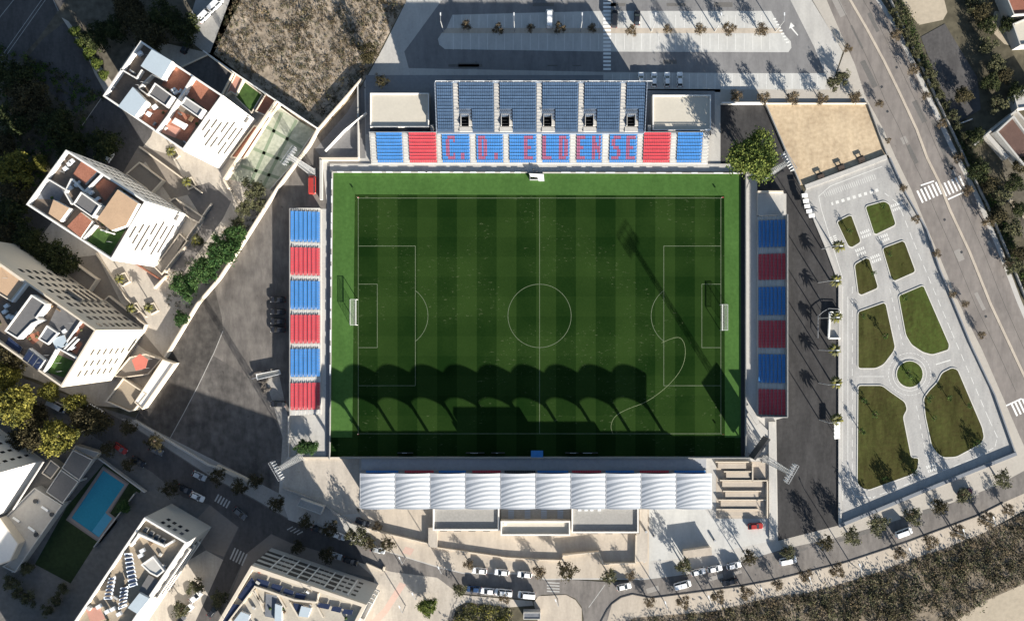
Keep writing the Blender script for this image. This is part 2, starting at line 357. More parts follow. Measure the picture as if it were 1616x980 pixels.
# repair patches, seams and manholes on the carriageways
pr = random.Random(21); pm = [mat('asphalt_patch_dark', (.12, .115, .11), .15, .2, 2, .95), mat('asphalt_patch_pale', (.25, .235, .22), .12, .2, 2, .95)]
pb = {m_: MB(m_) for m_ in pm}; cb = MB(DARKM)
for (xa, ya), (xb_, yb_), n_ in (((1315, 0), (1570, 520), 13), ((1368, 0), (1585, 430), 12)):
    for k in range(n_):
        f = (k + pr.random()) / n_; X, Y = W(xa + (xb_ - xa) * f + pr.uniform(-9, 9), ya + (yb_ - ya) * f); ang = -1.11
        if pr.random() < .65: pb[pr.choice(pm)].box(X, Y, .0125, pr.uniform(2, 9), pr.uniform(.6, 2.0), .0028, ang)
        else: cb.box(X, Y, .0126, .7, .7, .003, ang)
for k in range(16):
    f = k / 15; X, Y = W(1030 + 500 * f, 930 - 150 * f ** 1.25 + pr.uniform(-5, 3)); pb[pr.choice(pm)].box(X, Y, .0165, pr.uniform(1.5, 6), pr.uniform(.5, 1.6), .0028, .28)
for k in range(10): X, Y = W(pr.uniform(700, 1240), pr.choice((98, 104, 8))); pb[pm[0]].box(X, Y, .0125, pr.uniform(2, 10), pr.uniform(.3, 1.6), .0028, 0)
for m_ in pm: pb[m_].obj('asphalt_patch', kind='structure', keep=True)
cb.obj('manhole_cover', kind='structure', keep=True)
sm = MB(mat('asphalt_seam', (.09, .085, .08)))
for d_, src in ((.5, (WE, ME)), (.5, (ME, EE))):
    pts = []
    for y in range(-20, 640, 22):
        def at(L):
            for (xa, ya), (xb2, yb2) in zip(L, L[1:]):
                if ya <= y <= yb2: return xa + (xb2 - xa) * (y - ya) / (yb2 - ya)
        a_, b_ = at(src[0]), at(src[1])
        if a_ is not None and b_ is not None: pts.append((a_ + (b_ - a_) * d_, y))
    sm.wallline(WP(pts), .14, .0158, .0164)
sm.obj('road_seam', kind='structure', keep=True)
# ---------------- south street
NS = [(895, 914), (960, 918), (1013, 915), (1083, 906), (1166, 888), (1236, 866), (1317, 849), (1374, 833), (1485, 800), (1573, 766), (1640, 730)]
SS = [(1640, 768), (1583, 793), (1539, 815), (1431, 855), (1334, 887), (1216, 916), (1166, 925), (1028, 943), (998, 937), (980, 942), (966, 952), (944, 1030), (921, 1030), (921, 975), (918, 957), (908, 944), (893, 937)]
ground('south_street', NS + SS, 4, mat('street_asphalt', (.165, .152, .142), .16, .06, 1.0, .95, stain=.3))
ground('west_street', [(110, 630), (150, 640), (190, 662), (250, 700), (330, 752), (400, 788), (455, 820), (550, 852), (618, 873), (690, 895), (730, 905), (835, 906), (860, 915), (895, 914), (893, 937), (855, 938), (840, 946), (725, 936), (690, 911), (618, 902), (560, 885), (459, 856), (428, 842), (389, 873), (358, 941), (325, 1030), (285, 1030), (323, 949), (354, 879), (377, 832), (331, 796), (290, 785), (240, 745), (150, 690), (100, 650)], 4, mat('street_shade_tone', (.078, .073, .072), .2, .06, 1.0, .95, stain=.3))  # street asphalt with the blocks' shade put into its colour
ground('west_street', [(560, 857), (618, 873), (690, 895), (730, 905), (835, 906), (860, 915), (895, 914), (893, 937), (855, 938), (840, 946), (725, 936), (690, 911), (618, 902), (575, 889)], 5, mat('street_asphalt', (.165, .152, .142)))
ground('sidewalk', [(212, 662), (440, 778), (455, 818), (400, 786), (330, 750), (250, 698), (190, 660)], 3, CONCG)
ground('sidewalk', [(944, 1030), (966, 952), (980, 942), (998, 937), (1028, 943), (1166, 925), (1216, 916), (1334, 887), (1431, 855), (1539, 815), (1583, 793), (1640, 768), (1640, 795), (1616, 805), (1553, 840), (1496, 863), (1438, 882), (1389, 901), (1343, 916), (1274, 935), (1229, 939), (1126, 964), (1000, 974), (955, 1030)], 3, TAN)
MB(DARKM).wallline(WP([(946, 985), (958, 962), (966, 952), (980, 942), (998, 937), (1028, 943), (1166, 925), (1216, 916), (1334, 887), (1431, 855), (1539, 815), (1583, 793)]), .28, 0, .13).obj('kerb', kind='structure', keep=True)
ground('plaza', [(560, 885), (618, 902), (690, 911), (725, 937), (712, 960), (690, 1030), (500, 1030), (560, 985), (592, 940), (590, 910)], 3, BEIGE)
ground('plaza', [(850, 940), (893, 938), (908, 946), (918, 960), (919, 1030), (860, 1030), (842, 950)], 3, TAN)
for p in ([(631, 918), (641, 922), (612, 966), (590, 990), (585, 980), (605, 960)], [(640, 862), (654, 866), (648, 876), (634, 872)], [(560, 990), (575, 975), (590, 960), (582, 1000)]): ground('pink_paving', p, 4, PINK)
ground('sidewalk', [(725, 938), (840, 948), (842, 955), (800, 958), (735, 950), (712, 962)], 4, BEIGE)
mk = MB(mat('faded_shade_crossing', (.36, .36, .35), .3, .6, 3))  # faded crossing paint, also darkened for the shaded west street
zebra(mk, (340, 784), (362, 797), (6, -11), 5, .45, .0215)
zebra(mk, (365, 872), (388, 884), (8, -18), 5, .45, .0215)
zebra(mk, (873, 917), (873, 935), (20, 1), 4, .35, .0215)
zebra(mk, (455, 832), (476, 842), (9, -5), 4, .3, .0215)
mk.wallline(WP([(929, 958), (955, 922)]), .18, .0205, .0212)
mk.obj('zebra_crossing', kind='structure', keep=True)
ground('scrub_slope', [(955, 1030), (1000, 974), (1126, 964), (1229, 939), (1274, 935), (1343, 916), (1389, 901), (1438, 882), (1496, 863), (1553, 840), (1640, 797), (1640, 905), (1616, 921), (1557, 947), (1500, 985), (1440, 1030)], 3, mat('dry_slope', (.07, .058, .042), .35, .10, .6, 1, bump=.5, col2=(.20, .165, .125)))
ground('dirt_track', [(1440, 1030), (1500, 985), (1557, 947), (1616, 921), (1640, 905), (1640, 1030)], 3, mat('pale_dirt', (.36, .31, .24), .15, .08, .8, 1, bump=.2))
ground('dirt_track', [(1330, 925), (1345, 950), (1352, 952), (1338, 926)], 4, mat('pale_dirt', (.36, .31, .24)))
ground('scrub_patch', [(738, 950), (790, 956), (806, 962), (808, 1030), (690, 1030), (708, 985)], 5, mat('dry_slope', (.07, .055, .038)))
# ---------------- eastern plots
ground('shaded_court', [(1453, 59), (1491, 38), (1542, 122), (1548, 173), (1507, 196)], 1, ASPH)
ground('dirt_plot', [(1405, -40), (1480, -40), (1495, 20), (1488, 32), (1450, 40), (1425, 8)], 1, mat('pale_dirt', (.36, .31, .24)))
ground('dirt_plot', [(1570, 18), (1585, 20), (1605, 75), (1585, 70), (1560, 45)], 1, mat('pale_dirt', (.36, .31, .24)))
ground('dirt_path', [(1530, 252), (1536, 250), (1625, 345), (1625, 355)], 1, mat('pale_dirt', (.36, .31, .24)))
ground('dirt_plot', [(1575, 230), (1600, 240), (1640, 330), (1640, 420), (1600, 350)], 0, mat('leaf_litter', (.07, .06, .045)))
# pool garden
ground('lawn', [(105, 800), (165, 730), (225, 770), (130, 930), (55, 890)], 3, mat('lawn_shade_tone', (.013, .024, .008), .3, .1, .9, 1, bump=.3, col2=(.02, .036, .012)))  # copy of the green lawn with the shade put into its colour
ground('pool_terrace', [(163, 735), (204, 762), (172, 812), (186, 822), (158, 857), (104, 820)], 4, mat('pool_tiles', (.17, .145, .135), .1, .3, 2))
ground('garden_path', [(150, 860), (215, 775), (232, 785), (130, 940), (90, 990), (70, 985)], 4, mat('worn_pavement', (.125, .12, .115)))
ground('court_tarmac', [(291, 300), (330, 288), (365, 318), (352, 345), (318, 392), (290, 430), (268, 425), (300, 385), (322, 350), (310, 330)], 2, mat('court_tarmac', (.14, .13, .125), .2, .1, 1, .95))
ground('brown_paving', zz([(430, 30), (600, 10), (760, 330), (870, 425), (840, 470), (545, 245)], 0, 400, 3.92), 3, mat('brown_paving', (.20, .175, .15), .15, .2, 1.5, .95))
ground('brown_paving', zz([(700, 450), (830, 420), (1060, 700), (960, 800), (1000, 640), (900, 600)], 0, 400, 3.92), 3, mat('brown_paving', (.20, .175, .15)))
ground('brown_paving', zz([(760, 170), (860, 0), (1060, 60), (1180, 300), (1060, 330), (900, 100), (800, 190)], 0, 230, 3.92), 3, mat('brown_paving', (.20, .175, .15)))
# ================================================================== PITCH
def pitch_material():
    m = bpy.data.materials.new('striped_turf'); m.use_nodes = True; nt = m.node_tree; N, L = nt.nodes.new, nt.links.new
    b = nt.nodes['Principled BSDF']; b.inputs['Roughness'].default_value = .95; b.inputs['Specular IOR Level'].default_value = 0
    tc = N('ShaderNodeTexCoord'); sx = N('ShaderNodeSeparateXYZ'); L(tc.outputs['Object'], sx.inputs[0])
    def M(op, a, c=None):
        n = N('ShaderNodeMath'); n.operation = op
        for i, v in enumerate((a, c)):
            if v is None: continue
            if isinstance(v, (int, float)): n.inputs[i].default_value = v
            else: L(v, n.inputs[i])
        return n.outputs[0]
    x0 = W(596, 0)[0] + 40 * 11.46
    ax = M('GREATER_THAN', M('MODULO', M('DIVIDE', M('ADD', sx.outputs[0], -x0 + 22920 / 1), 11.46), 1.0), .5)
    ay = M('GREATER_THAN', M('MODULO', M('DIVIDE', M('ADD', sx.outputs[1], 11460 + 3.4), 11.46), 1.0), .5)
    nz = N('ShaderNodeTexNoise'); nz.inputs['Scale'].default_value = .05; nz.inputs['Detail'].default_value = 5
    L(tc.outputs['Object'], nz.inputs['Vector'])
    n2 = N('ShaderNodeTexNoise'); n2.inputs['Scale'].default_value = 1.6; n2.inputs['Detail'].default_value = 3
    L(tc.outputs['Object'], n2.inputs['Vector'])
    f = M('ADD', -.12, M('ADD', M('ADD', M('MULTIPLY', ax, -.36), M('MULTIPLY', ay, .12)), M('ADD', M('MULTIPLY', nz.outputs['Fac'], 1.15), M('MULTIPLY', n2.outputs['Fac'], .28))))
    rp = N('ShaderNodeValToRGB'); e = rp.color_ramp.elements
    e[0].position, e[1].position = .10, .85
    e[0].color, e[1].color = (.0058, .0182, .0040, 1), (.0215, .0445, .0105, 1)
    L(f, rp.inputs[0])
    # worn, pale scuffs in the middle of the field
    n3 = N('ShaderNodeTexNoise'); n3.inputs['Scale'].default_value = 1.1; n3.inputs['Detail'].default_value = 6; n3.inputs['Roughness'].default_value = .75
    mp = N('ShaderNodeMapping'); mp.inputs['Scale'].default_value = (.55, 1.3, 1); L(tc.outputs['Object'], mp.inputs[0]); L(mp.outputs[0], n3.inputs['Vector'])
    n4 = N('ShaderNodeTexNoise'); n4.inputs['Scale'].default_value = .045; L(tc.outputs['Object'], n4.inputs['Vector'])
    k = M('MULTIPLY', M('GREATER_THAN', n3.outputs['Fac'], .615), M('GREATER_THAN', n4.outputs['Fac'], .50))
    mx = N('ShaderNodeMix'); mx.data_type = 'RGBA'; L(M('MULTIPLY', k, .3), mx.inputs[0]); L(rp.outputs[0], mx.inputs[6]); mx.inputs[7].default_value = (.14, .16, .09, 1)
    L(mx.outputs[2], b.inputs['Base Color'])
    return m
ground('channel_and_wall_shade', [(516, 263), (1178, 266), (1178, 724), (514, 722)], 4, mat('channel_floor', (.17, .17, .18), .15, .2, 1.5))
ground('turf_surround', [(526, 273), (1170, 275), (1170, 690), (522, 690)], 5, APRON)
ground('channel_and_wall_shade', [(1169, 275), (1177, 275), (1177, 722), (1169, 722)], 7, mat('wall_shadow_strip', (.03, .03, .032), .2, .3, 2))  # near-black strip puts the east wall's shadow into the ground colour
ground('football_pitch', [(560, 307), (1143, 309), (1144, 690), (1170, 690), (1170, 722), (521, 722), (522, 690), (556, 690)], 6, pitch_material())
CX, CY = W(851.5, 498.5)
HL, HWD = 52.4, 34.0
LINE = mat('pitch_line', (.115, .14, .09), .3, .25, 1.5, .95)
pl = MB(LINE); lz = .0285
def ln(x0, y0, x1, y1, w=.14, z=lz): pl.wallline([(CX + x0, CY + y0), (CX + x1, CY + y1)], w, z - .0006, z)
def arc(cx, cy, r, a0, a1, n=28, w=.14, z=lz + .0012):
    p = [(CX + cx + r * math.cos(a0 + (a1 - a0) * i / n), CY + cy + r * math.sin(a0 + (a1 - a0) * i / n)) for i in range(n + 1)]
    pl.wallline(p, w, z - .0006, z)
ln(-HL, HWD, HL, HWD); ln(-HL, -HWD, HL, -HWD); ln(0, -HWD, 0, HWD, z=lz + .0006)
for s in (-1, 1):
    ln(s * HL, -HWD, s * HL, HWD, z=lz + .0006)
    for d, h in ((16.5, 20.15), (5.5, 9.16)):
        ln(s * (HL - d), -h, s * (HL - d), h, z=lz + .0006); ln(s * HL, h, s * (HL - d), h); ln(s * HL, -h, s * (HL - d), -h)
    a = math.acos(5.5 / 9.15)
    arc(s * (HL - 11), 0, 9.15, (math.pi if s > 0 else 0) - a, (math.pi if s > 0 else 0) + a)
arc(0, 0, 9.15, 0, 6.28318, 48)
arc(s * 25.5, 0 - 7, 1, 0, .01, 1)
pl.obj('pitch_marking', kind='structure', keep=True)
pl = MB(mat('yellow_pitch_line', (.17, .20, .11), .25, .25, 1.5))
arcp = smooth([(1044, 541), (1062, 533), (1076, 532), (1083, 552), (1078, 580), (1056, 608), (1022, 634), (990, 645), (970, 656), (963, 672), (967, 684)], False, 3)
pl.wallline(WP(arcp), .11, .0300, .0306); pl.obj('training_marking', kind='structure', keep=True)
# low wall round the pitch, and advertising boards
for nm, a, b, h, lab in (('n', (525, 272), (1175, 274), .85, 'low concrete wall along the north edge of the green turf'), ('w', (525, 270), (521, 724), .85, 'low concrete wall along the west edge of the green turf'),
                    ('e', (1176, 272), (1176, 723), 1.0, 'low concrete wall along the east edge of the green turf')):
    MB(CONCG).wallline(WP([a, b]), .22, 0, h).obj('pitch_wall', label=lab, cat='wall')
def board(x0, y0, x1, y1, lab, grp):
    a, b = W(x0, y0), W(x1, y1); mb = MB(STEELW).wallline([a, b], .30, .87, .95)
    mb.m(WHITE).wallline([a, b], .12, .15, .87)
    mb.obj('advertising_board', label=lab, cat='advertising board', group=grp)
for i, x in enumerate([533, 556, 588, 610, 634, 660, 672, 695, 716, 742, 766, 790, 812, 885, 908, 930, 955, 990, 1015, 1035, 1060, 1090, 1125, 1150]):
    board(x, 272.3 + (x - 525) * .003, x + (15 if i % 3 else 10), 272.3 + (x - 515) * .003, f'white board on the north pitch wall, {ORD[i]} from the west', 'boards on the north pitch wall')
for i, y in enumerate([283, 310, 336, 352, 376, 402, 420, 441, 470, 491, 520, 545, 575]):
    board(525 - (y - 272) * .009, y, 525 - (y - 264) * .009, y + (11 if i % 2 else 17), f'white board on the west pitch wall, {ORD[i]} from the north', 'boards on the west pitch wall')
def goal(px, py, s, lab):
    X, Y = W(px, py); r = thing('football_goal', lab, 'goal', (X, Y, 0))
    f = MB(WHITE); h, w = 2.44, 3.66
    f.bar((X, Y - w, 0), (X, Y - w, h), .14).bar((X, Y + w, 0), (X, Y + w, h), .14).bar((X, Y - w, h), (X, Y + w, h), .16)
    for k in (-w, w): f.bar((X, Y + k, h), (X + s * 1.6, Y + k, h), .07).bar((X + s * 1.6, Y + k, h), (X + s * 2.2, Y + k, 0), .07)
    f.bar((X + s * 2.2, Y - w, .05), (X + s * 2.2, Y + w, .05), .09).bar((X + s * 1.6, Y - w, h), (X + s * 1.6, Y + w, h), .06)
    f.obj('goal_frame', r)
    n = MB(mat('net_cord', (.62, .62, .59))); q = .022
    for i in range(25):
        y = Y - w + i * 2 * w / 24
        n.bar((X, y, h + .02), (X + s * 1.6, y, h + .02), q).bar((X + s * 1.6, y, h), (X + s * 2.2, y, 0), q)
    for i in range(7):
        x = X + s * (.1 + i * .25); n.bar((x, Y - w, h + .03), (x, Y + w, h + .03), q)
    for i in range(8):
        t = i / 8; n.bar((X + s * (1.6 + .6 * t), Y - w, h * (1 - t)), (X + s * (1.6 + .6 * t), Y + w, h * (1 - t)), q)
    n.obj('net', r)
goal(564.5, 493, -1, 'white football goal with net at the west end of the pitch')
goal(1136.5, 501, 1, 'white football goal with net at the east end of the pitch')
for i, (sx, sy, lab) in enumerate(((-1, 1, 'north-west'), (1, 1, 'north-east'), (-1, -1, 'south-west'), (1, -1, 'south-east'))):
    X, Y = CX + sx * HL, CY + sy * HWD
    t = thing('corner_flag', f'small corner flag at the {lab} corner of the pitch', 'flag', (X, Y, 0), 'corner flags')
    MB(WHITE).tube([(X, Y, 0), (X, Y, 1.5)], [.03, .03], 6).obj('pole', t); MB(REDC).bar((X + .25, Y, 1.1), (X + .25, Y, 1.5), .5, .02).obj('flag', t)

# ================================================================== STANDS
def frame(face):
    return {'S': lambda s, t: (s, t), 'N': lambda s, t: (s, -t), 'E': lambda s, t: (-t, s), 'W': lambda s, t: (t, s)}[face]
def seats_mb(F, s0, s1, n, t, z, colf, D=.9):
    mb = MB(); w = (s1 - s0) / n
    for i in range(n):
        c = colf(i)
        if c is None: continue
        mb.m(c); a, b = s0 + i * w + .04, s0 + (i + 1) * w - .04
        def slab(ta, tb, za, zb):
            p = [F(a, ta), F(b, ta), F(b, tb), F(a, tb)]
            mb.prism(p, za, zb)
        slab(t + .10, t + D - .17, z + .40, z + .46)
        slab(t + D - .17, t + D - .11, z + .42, z + .74)
    return mb
def terrace(F, s0, s1, t0, rows, depth, rise, z0, m, root, name='terrace', holes=()):
    mb = MB(m)
    for r in range(rows):
        a, b = t0 + r * depth, t0 + (r + 1) * depth + (0 if r < rows - 1 else .1); z = z0 + r * rise
        segs = [(s0, s1)]
        for (ha, hb, ra, rb) in holes:
            if ra <= r < rb:
                segs = [q for (x, y) in segs for q in (((x, min(y, ha)), (max(x, hb), y)) if hb > x and ha < y else ((x, y),)) if q[1] - q[0] > .01]
        for x, y in segs: mb.prism([F(x, a), F(y, a), F(y, b), F(x, b)], max(0, z - rise - .35) if r else 0, z)
    return mb.obj(name, root)
def seat_block(root, F, s0, s1, t0, rows, depth, rise, z0, n, colf, label=None, split=True):
    rail = MB(DARKM)
    for r in range(rows):
        t = t0 + r * depth + .5; z = z0 + r * rise + .3
        a, b = F(s0, t), F(s1, t); rail.bar((*a, z), (*b, z), .08)
    blk = rail.obj('seat_block', root, label=label)
    LOC[blk.name] = LOC[root.name]
    for r in range(rows):
        seats_mb(F, s0, s1, n, t0 + r * depth, z0 + r * rise, lambda i, r=r: colf(i, r), depth).obj('seat_row', blk)
def aisle(root, F, s0, s1, t0, rows, depth, rise, z0, m=CONCW):
    mb = MB(m)
    for r in range(rows):
        z = z0 + r * rise; a = t0 + r * depth
        mb.prism([F(s0, a + .002), F(s1, a + .002), F(s1, a + depth * .97), F(s0, a + depth * .97)], z, z + .03)
        if r < rows - 1: mb.prism([F(s0, a + depth * .62), F(s1, a + depth * .62), F(s1, a + depth * .96), F(s0, a + depth * .96)], z + .03, z + rise * .55)
    return mb.obj('aisle_stairs', root)
FONT = {'C': ('.####', '##..#', '##...', '##...', '##...', '##..#', '.####'), 'D': ('####.', '##.##', '##.##', '##.##', '##.##', '##.##', '####.'),
        'E': ('#####', '##...', '##...', '####.', '##...', '##...', '#####'), 'L': ('##...', '##...', '##...', '##...', '##...', '##...', '#####'),
        'N': ('##..#', '##..#', '###.#', '#####', '##.##', '##..#', '##..#'), 'S': ('.####', '##...', '##...', '.###.', '...##', '...##', '####.'),
        '.': ('.....', '.....', '.....', '.....', '.....', '.##..', '.##..')}
def letters(spec):
    g = set()
    for ch, c0 in spec:
        for j, row in enumerate(FONT[ch]):
            for i, v in enumerate(row):
                if v == '#': g.add((c0 + i, 7 - j))       # seat column, row counted from the front
    return lambda i, r: MAUVE if (i, r) in g else BLUEC
# ---- north lower tier
F = frame('S'); zf = 2.3
sx = lambda x, z=2.3: W(x, 0, z)[0]
NY0 = W(0, 258, 1.0)[1]; ND, NR = .905, .30
nl = thing('lower_grandstand', 'long lower seating tier of blue and red blocks with red letters on the north side', 'grandstand', (0, NY0 + 4, 0))
ax0, ax1 = sx(584), sx(1119)
terrace(F, ax0, ax1, NY0, 9, ND, NR, .9, CONC, nl)
MB(CONC).prism([F(ax0 - 12, NY0 - 2.25), F(ax1 + 10, NY0 - 2.25), F(ax1 + 10, NY0 - .01), F(ax0 - 12, NY0 - .01)], 0, .32).obj('front_walkway', nl)
NB = [(595, 635.5), (646, 689), (698, 741.5), (752, 794), (804, 846.7), (856, 899), (910, 950), (962, 1005), (1015.4, 1057.5), (1068.6, 1107.6)]
TXT = [None, 0, [('C', 2), ('.', 9)], [('D', 1), ('.', 9)], [('E', 8)], [('L', 0), ('D', 9)], [('E', 0), ('N', 9)], [('S', 1), ('E', 9)], 0, None]
for (a, b), t in zip(NB, TXT):
    cf = (lambda i, r: BLUEC) if t is None else (lambda i, r: REDC) if t == 0 else letters(t)
    lab = 'red seats' if t == 0 else 'blue seats' if t is None else 'blue seats with red letters ' + ''.join(c for c, _ in t)
    seat_block(nl, F, sx(a), sx(b), NY0 + .05, 9, ND, NR, .9, 15, cf, lab)
for (a, b), (c, d) in zip([(0, 585)] + NB, NB + [(1118, 0)]): aisle(nl, F, sx(b + 1), sx(c - 1), NY0, 9, ND, NR, .9)
rl = MB(STEEL); yb = NY0 + 9 * ND + .1
for i in range(40):
    X = ax0 + (ax1 - ax0) * i / 39; rl.bar((X, yb, 3.3), (X, yb, 4.1), .06)
rl.bar((ax0, yb, 4.1), (ax1, yb, 4.1), .10).bar((ax0, yb, 3.7), (ax1, yb, 3.7), .05)
rl.obj('railing', nl)
MB(CONCG).prism([F(ax0, yb - .02), F(ax1, yb - .02), F(ax1, yb + .25), F(ax0, yb + .25)], 0, 3.3).obj('rear_wall', nl)
# ---- north upper tier
UY0 = W(0, 209, 4.6)[1]; UR, UD, UZ = 15, .845, .28
su = lambda x, z=6.6: W(x, 0, z)[0]
nu = thing('upper_grandstand', 'raised slate-blue upper seating tier with pale aisles behind the lettered lower tier', 'grandstand', (0, UY0 + 6, 0))
u0, u1 = su(689), su(1018)
AI = [716, 780, 847, 913, 979]
holes = [(su(a + 11.5), su(a + 23.5), 2, 5) for a in AI]
terrace(F, u0, u1, UY0, UR, UD, UZ, 4.6, TERR, nu, holes=holes)
edges = [689] + [v for a in AI for v in (a, a + 8)] + [1018]
for k in range(6):
    a, b = edges[2 * k] + 1, edges[2 * k + 1] - 1
    n = max(3, int((su(b) - su(a)) / .5)); w = (su(b) - su(a)) / n
    def cf(i, r, k=k, a=a, w=w):
        if k and r < 7 and su(a) + (i + .5) * w < su(AI[k - 1] + 30): return None
        return SLATE
    seat_block(nu, F, su(a), su(b), UY0 + .04, UR, UD, UZ, 4.6, n, cf)
for a in AI:
    aisle(nu, F, su(a), su(a + 8), UY0, UR, UD, UZ, 4.6, CONC)
    v = MB(CONC); zt = 4.6 + 6 * UZ
    v.prism([F(su(a + 8.2), UY0 + .05), F(su(a + 29), UY0 + .05), F(su(a + 29), UY0 + 1.55), F(su(a + 8.2), UY0 + 1.55)], 4.6, 5.05)
    v.prism([F(su(a + 24.5), UY0 + 1.56), F(su(a + 29), UY0 + 1.56), F(su(a + 29), UY0 + 4.4), F(su(a + 24.5), UY0 + 4.4)], 5.0, 5.55)
    v.prism([F(su(a + 10.5), UY0 + 1.56), F(su(a + 11.4), UY0 + 1.56), F(su(a + 11.4), UY0 + 4.3), F(su(a + 10.5), UY0 + 4.3)], 5.0, 6.2)
    v.prism([F(su(a + 23.6), UY0 + 1.57), F(su(a + 24.4), UY0 + 1.57), F(su(a + 24.4), UY0 + 4.3), F(su(a + 23.6), UY0 + 4.3)], 5.0, 6.2)
    vo = v.obj('vomitory', nu)
    h = MB(BLACKSH).prism([F(su(a + 11.5), UY0 + 1.6), F(su(a + 23.5), UY0 + 1.6), F(su(a + 23.5), UY0 + 4.2), F(su(a + 11.5), UY0 + 4.2)], 3.0, 3.2)  # near-black sheet puts the shade of the passage hole into its colour
    LOC[vo.name] = LOC[nu.name]; h.obj('passage_shade', vo)
    rl = MB(STEEL)
    for i in range(5):
        X = su(a + 11 + i * 3.2); rl.bar((X, UY0 + 4.4, zt), (X, UY0 + 4.4, zt + 1.0), .06)
    rl.bar((su(a + 11), UY0 + 4.4, zt + 1), (su(a + 24), UY0 + 4.4, zt + 1), .16); rl.obj('handrail', vo)
yb = UY0 + UR * UD + .1; ztop = 4.6 + UR * UZ - .1
bw = MB(mat('steel_cladding', (.16, .19, .24), .1, .3, 2, .6)).prism([F(u0 - .3, yb), F(u1 + .3, yb), F(u1 + .3, yb + .25), F(u0 - .3, yb + .25)], 0, ztop + .25)
for s in (u0 - .3, u1 + .06):
    for r in range(UR):
        z = 4.6 + r * UZ + .9; y = UY0 + r * UD
        bw.prism([F(s, y), F(s + .22, y), F(s + .22, y + UD), F(s, y + UD)], 0, z)
bw.prism([F(u0, UY0 - .35), F(u1, UY0 - .35), F(u1, UY0 - .02), F(u0, UY0 - .02)], 0, 4.5)
bw.obj('outer_wall', nu)
rl = MB(STEELW)
for i in range(36):
    X = u0 + (u1 - u0) * i / 35; rl.bar((X, yb + .12, ztop), (X, yb + .12, ztop + 1.1), .07)
for i in range(12):
    X = u0 + (u1 - u0) * i / 11.0; rl.bar((X, yb + .12, ztop + 1.12), (X + (1.6 if i % 2 else 3.0), yb + .12, ztop + 1.12), .22, .06)
rl.bar((u0, yb + .12, ztop + 1.1), (u1, yb + .12, ztop + 1.1), .08); rl.obj('railing', nu)
# ---- service towers beside it
def flat_building(name, label, cat, px, z, wall, roofm, par=.9, pw=.35, rim=None, group=None, world=False, roofname='roof'):
    p = px if world else WP(px, z); p = ccw(p)
    c = (sum(q[0] for q in p) / len(p), sum(q[1] for q in p) / len(p), 0)
    t = thing(name, label, cat, c, group)
    MB(wall).sides(p, 0, z - par - .2).obj('wall', t)
    MB(rim or wall).ring(p, pw, z - par - .2, z).obj('parapet', t)
    MB(roofm).sheet(inset(p, pw - .01), z - par).obj(roofname, t)
    return t, p
for px, lab, extra in (([(584, 147), (677, 147), (677, 201), (584, 201)], 'flat-roofed cream service block west of the slate upper tier', 0), ([(1030, 150), (1122, 150), (1122, 206), (1030, 206)], 'flat-roofed cream service block east of the slate upper tier', 1)):
    t, p = flat_building('service_block', lab, 'building', px, 3.4, WALLB, CREAMROOF, .35, .3, WALLW, 'service blocks beside the upper tier')
    x, y = px[1][0], px[3][1]
    m = MB(DARKM).prism(WP([(px[0][0], y - 1), (x, y - 1), (x, y + 8), (px[0][0], y + 8)], 2.4), 2.3, 2.45)  # added dark slab stands in for the dark gap south of the block
    m.obj('front_gap_slab', t)
    m = MB(VENT)
    for i in range(3):
        X, Y = W(px[0][0] + 22 + i * 24, y, 3.4); m.box(X, Y - .04, .8, 2.2, .1, 1.2)
    m.obj('window', t)
    d = MB(STEELW).prism(WP([(x - 9, y - 2), (x - 2, y - 2), (x - 2, y + 1), (x - 9, y + 1)], 3.5), 3.3, 3.52) if extra else None
    if d: d.obj('roof_hatch', t)
    wx = 679 if not extra else 1023
    a = MB(CONCG).prism(WP([(wx, 196), (wx + 5, 196), (wx + 5, 211), (wx, 211)], 4), 2.9, 3.3)
    tag(a.obj('footbridge'), f'short concrete footbridge beside the {"east" if extra else "west"} service block', 'footbridge')
# ---- west stand
FE = frame('E'); XW0 = W(506, 0, .9)[0]; WR, WDp, WRi = 7, 1.13, .34
yw = lambda y, z=1.8: W(0, y, z)[1]
ws = thing('side_grandstand', 'narrow open stand with bright blue and red seats along the west touchline', 'grandstand', (XW0 - 4, yw(490), 0))
s0, s1 = yw(655), yw(330)
terrace(FE, s0, s1, -XW0, WR, WDp, WRi, .7, CONC, ws)
WBk = [(334, 382), (391, 434.5), (443.5, 488), (497, 541.5), (550.5, 594), (604, 646)]
for k, (a, b) in enumerate(WBk): seat_block(ws, FE, yw(b), yw(a), -XW0 + .05, WR, WDp, WRi, .7, 18, lambda i, r, k=k: REDC if k % 2 else BLUEC, 'red seats' if k % 2 else 'blue seats')
for (a, b), (c, d) in zip([(0, 331)] + WBk, WBk + [(654, 0)]): aisle(ws, FE, yw(c - 1), yw(b + 1), -XW0, WR, WDp, WRi, .7)
MB(CONCG).prism([FE(s0, -XW0 + 7 * WDp + .12), FE(s1, -XW0 + 7 * WDp + .12), FE(s1, -XW0 + 7 * WDp + .34), FE(s0, -XW0 + 7 * WDp + .34)], 0, 3.4).obj('rear_wall', ws)
MB(CONCG).prism([FE(s1 + .02, -XW0), FE(s1 + .25, -XW0), FE(s1 + .25, -XW0 + 7 * WDp + .34), FE(s1 + .02, -XW0 + 7 * WDp + .34)], 0, 2.4).obj('side_wall', ws)
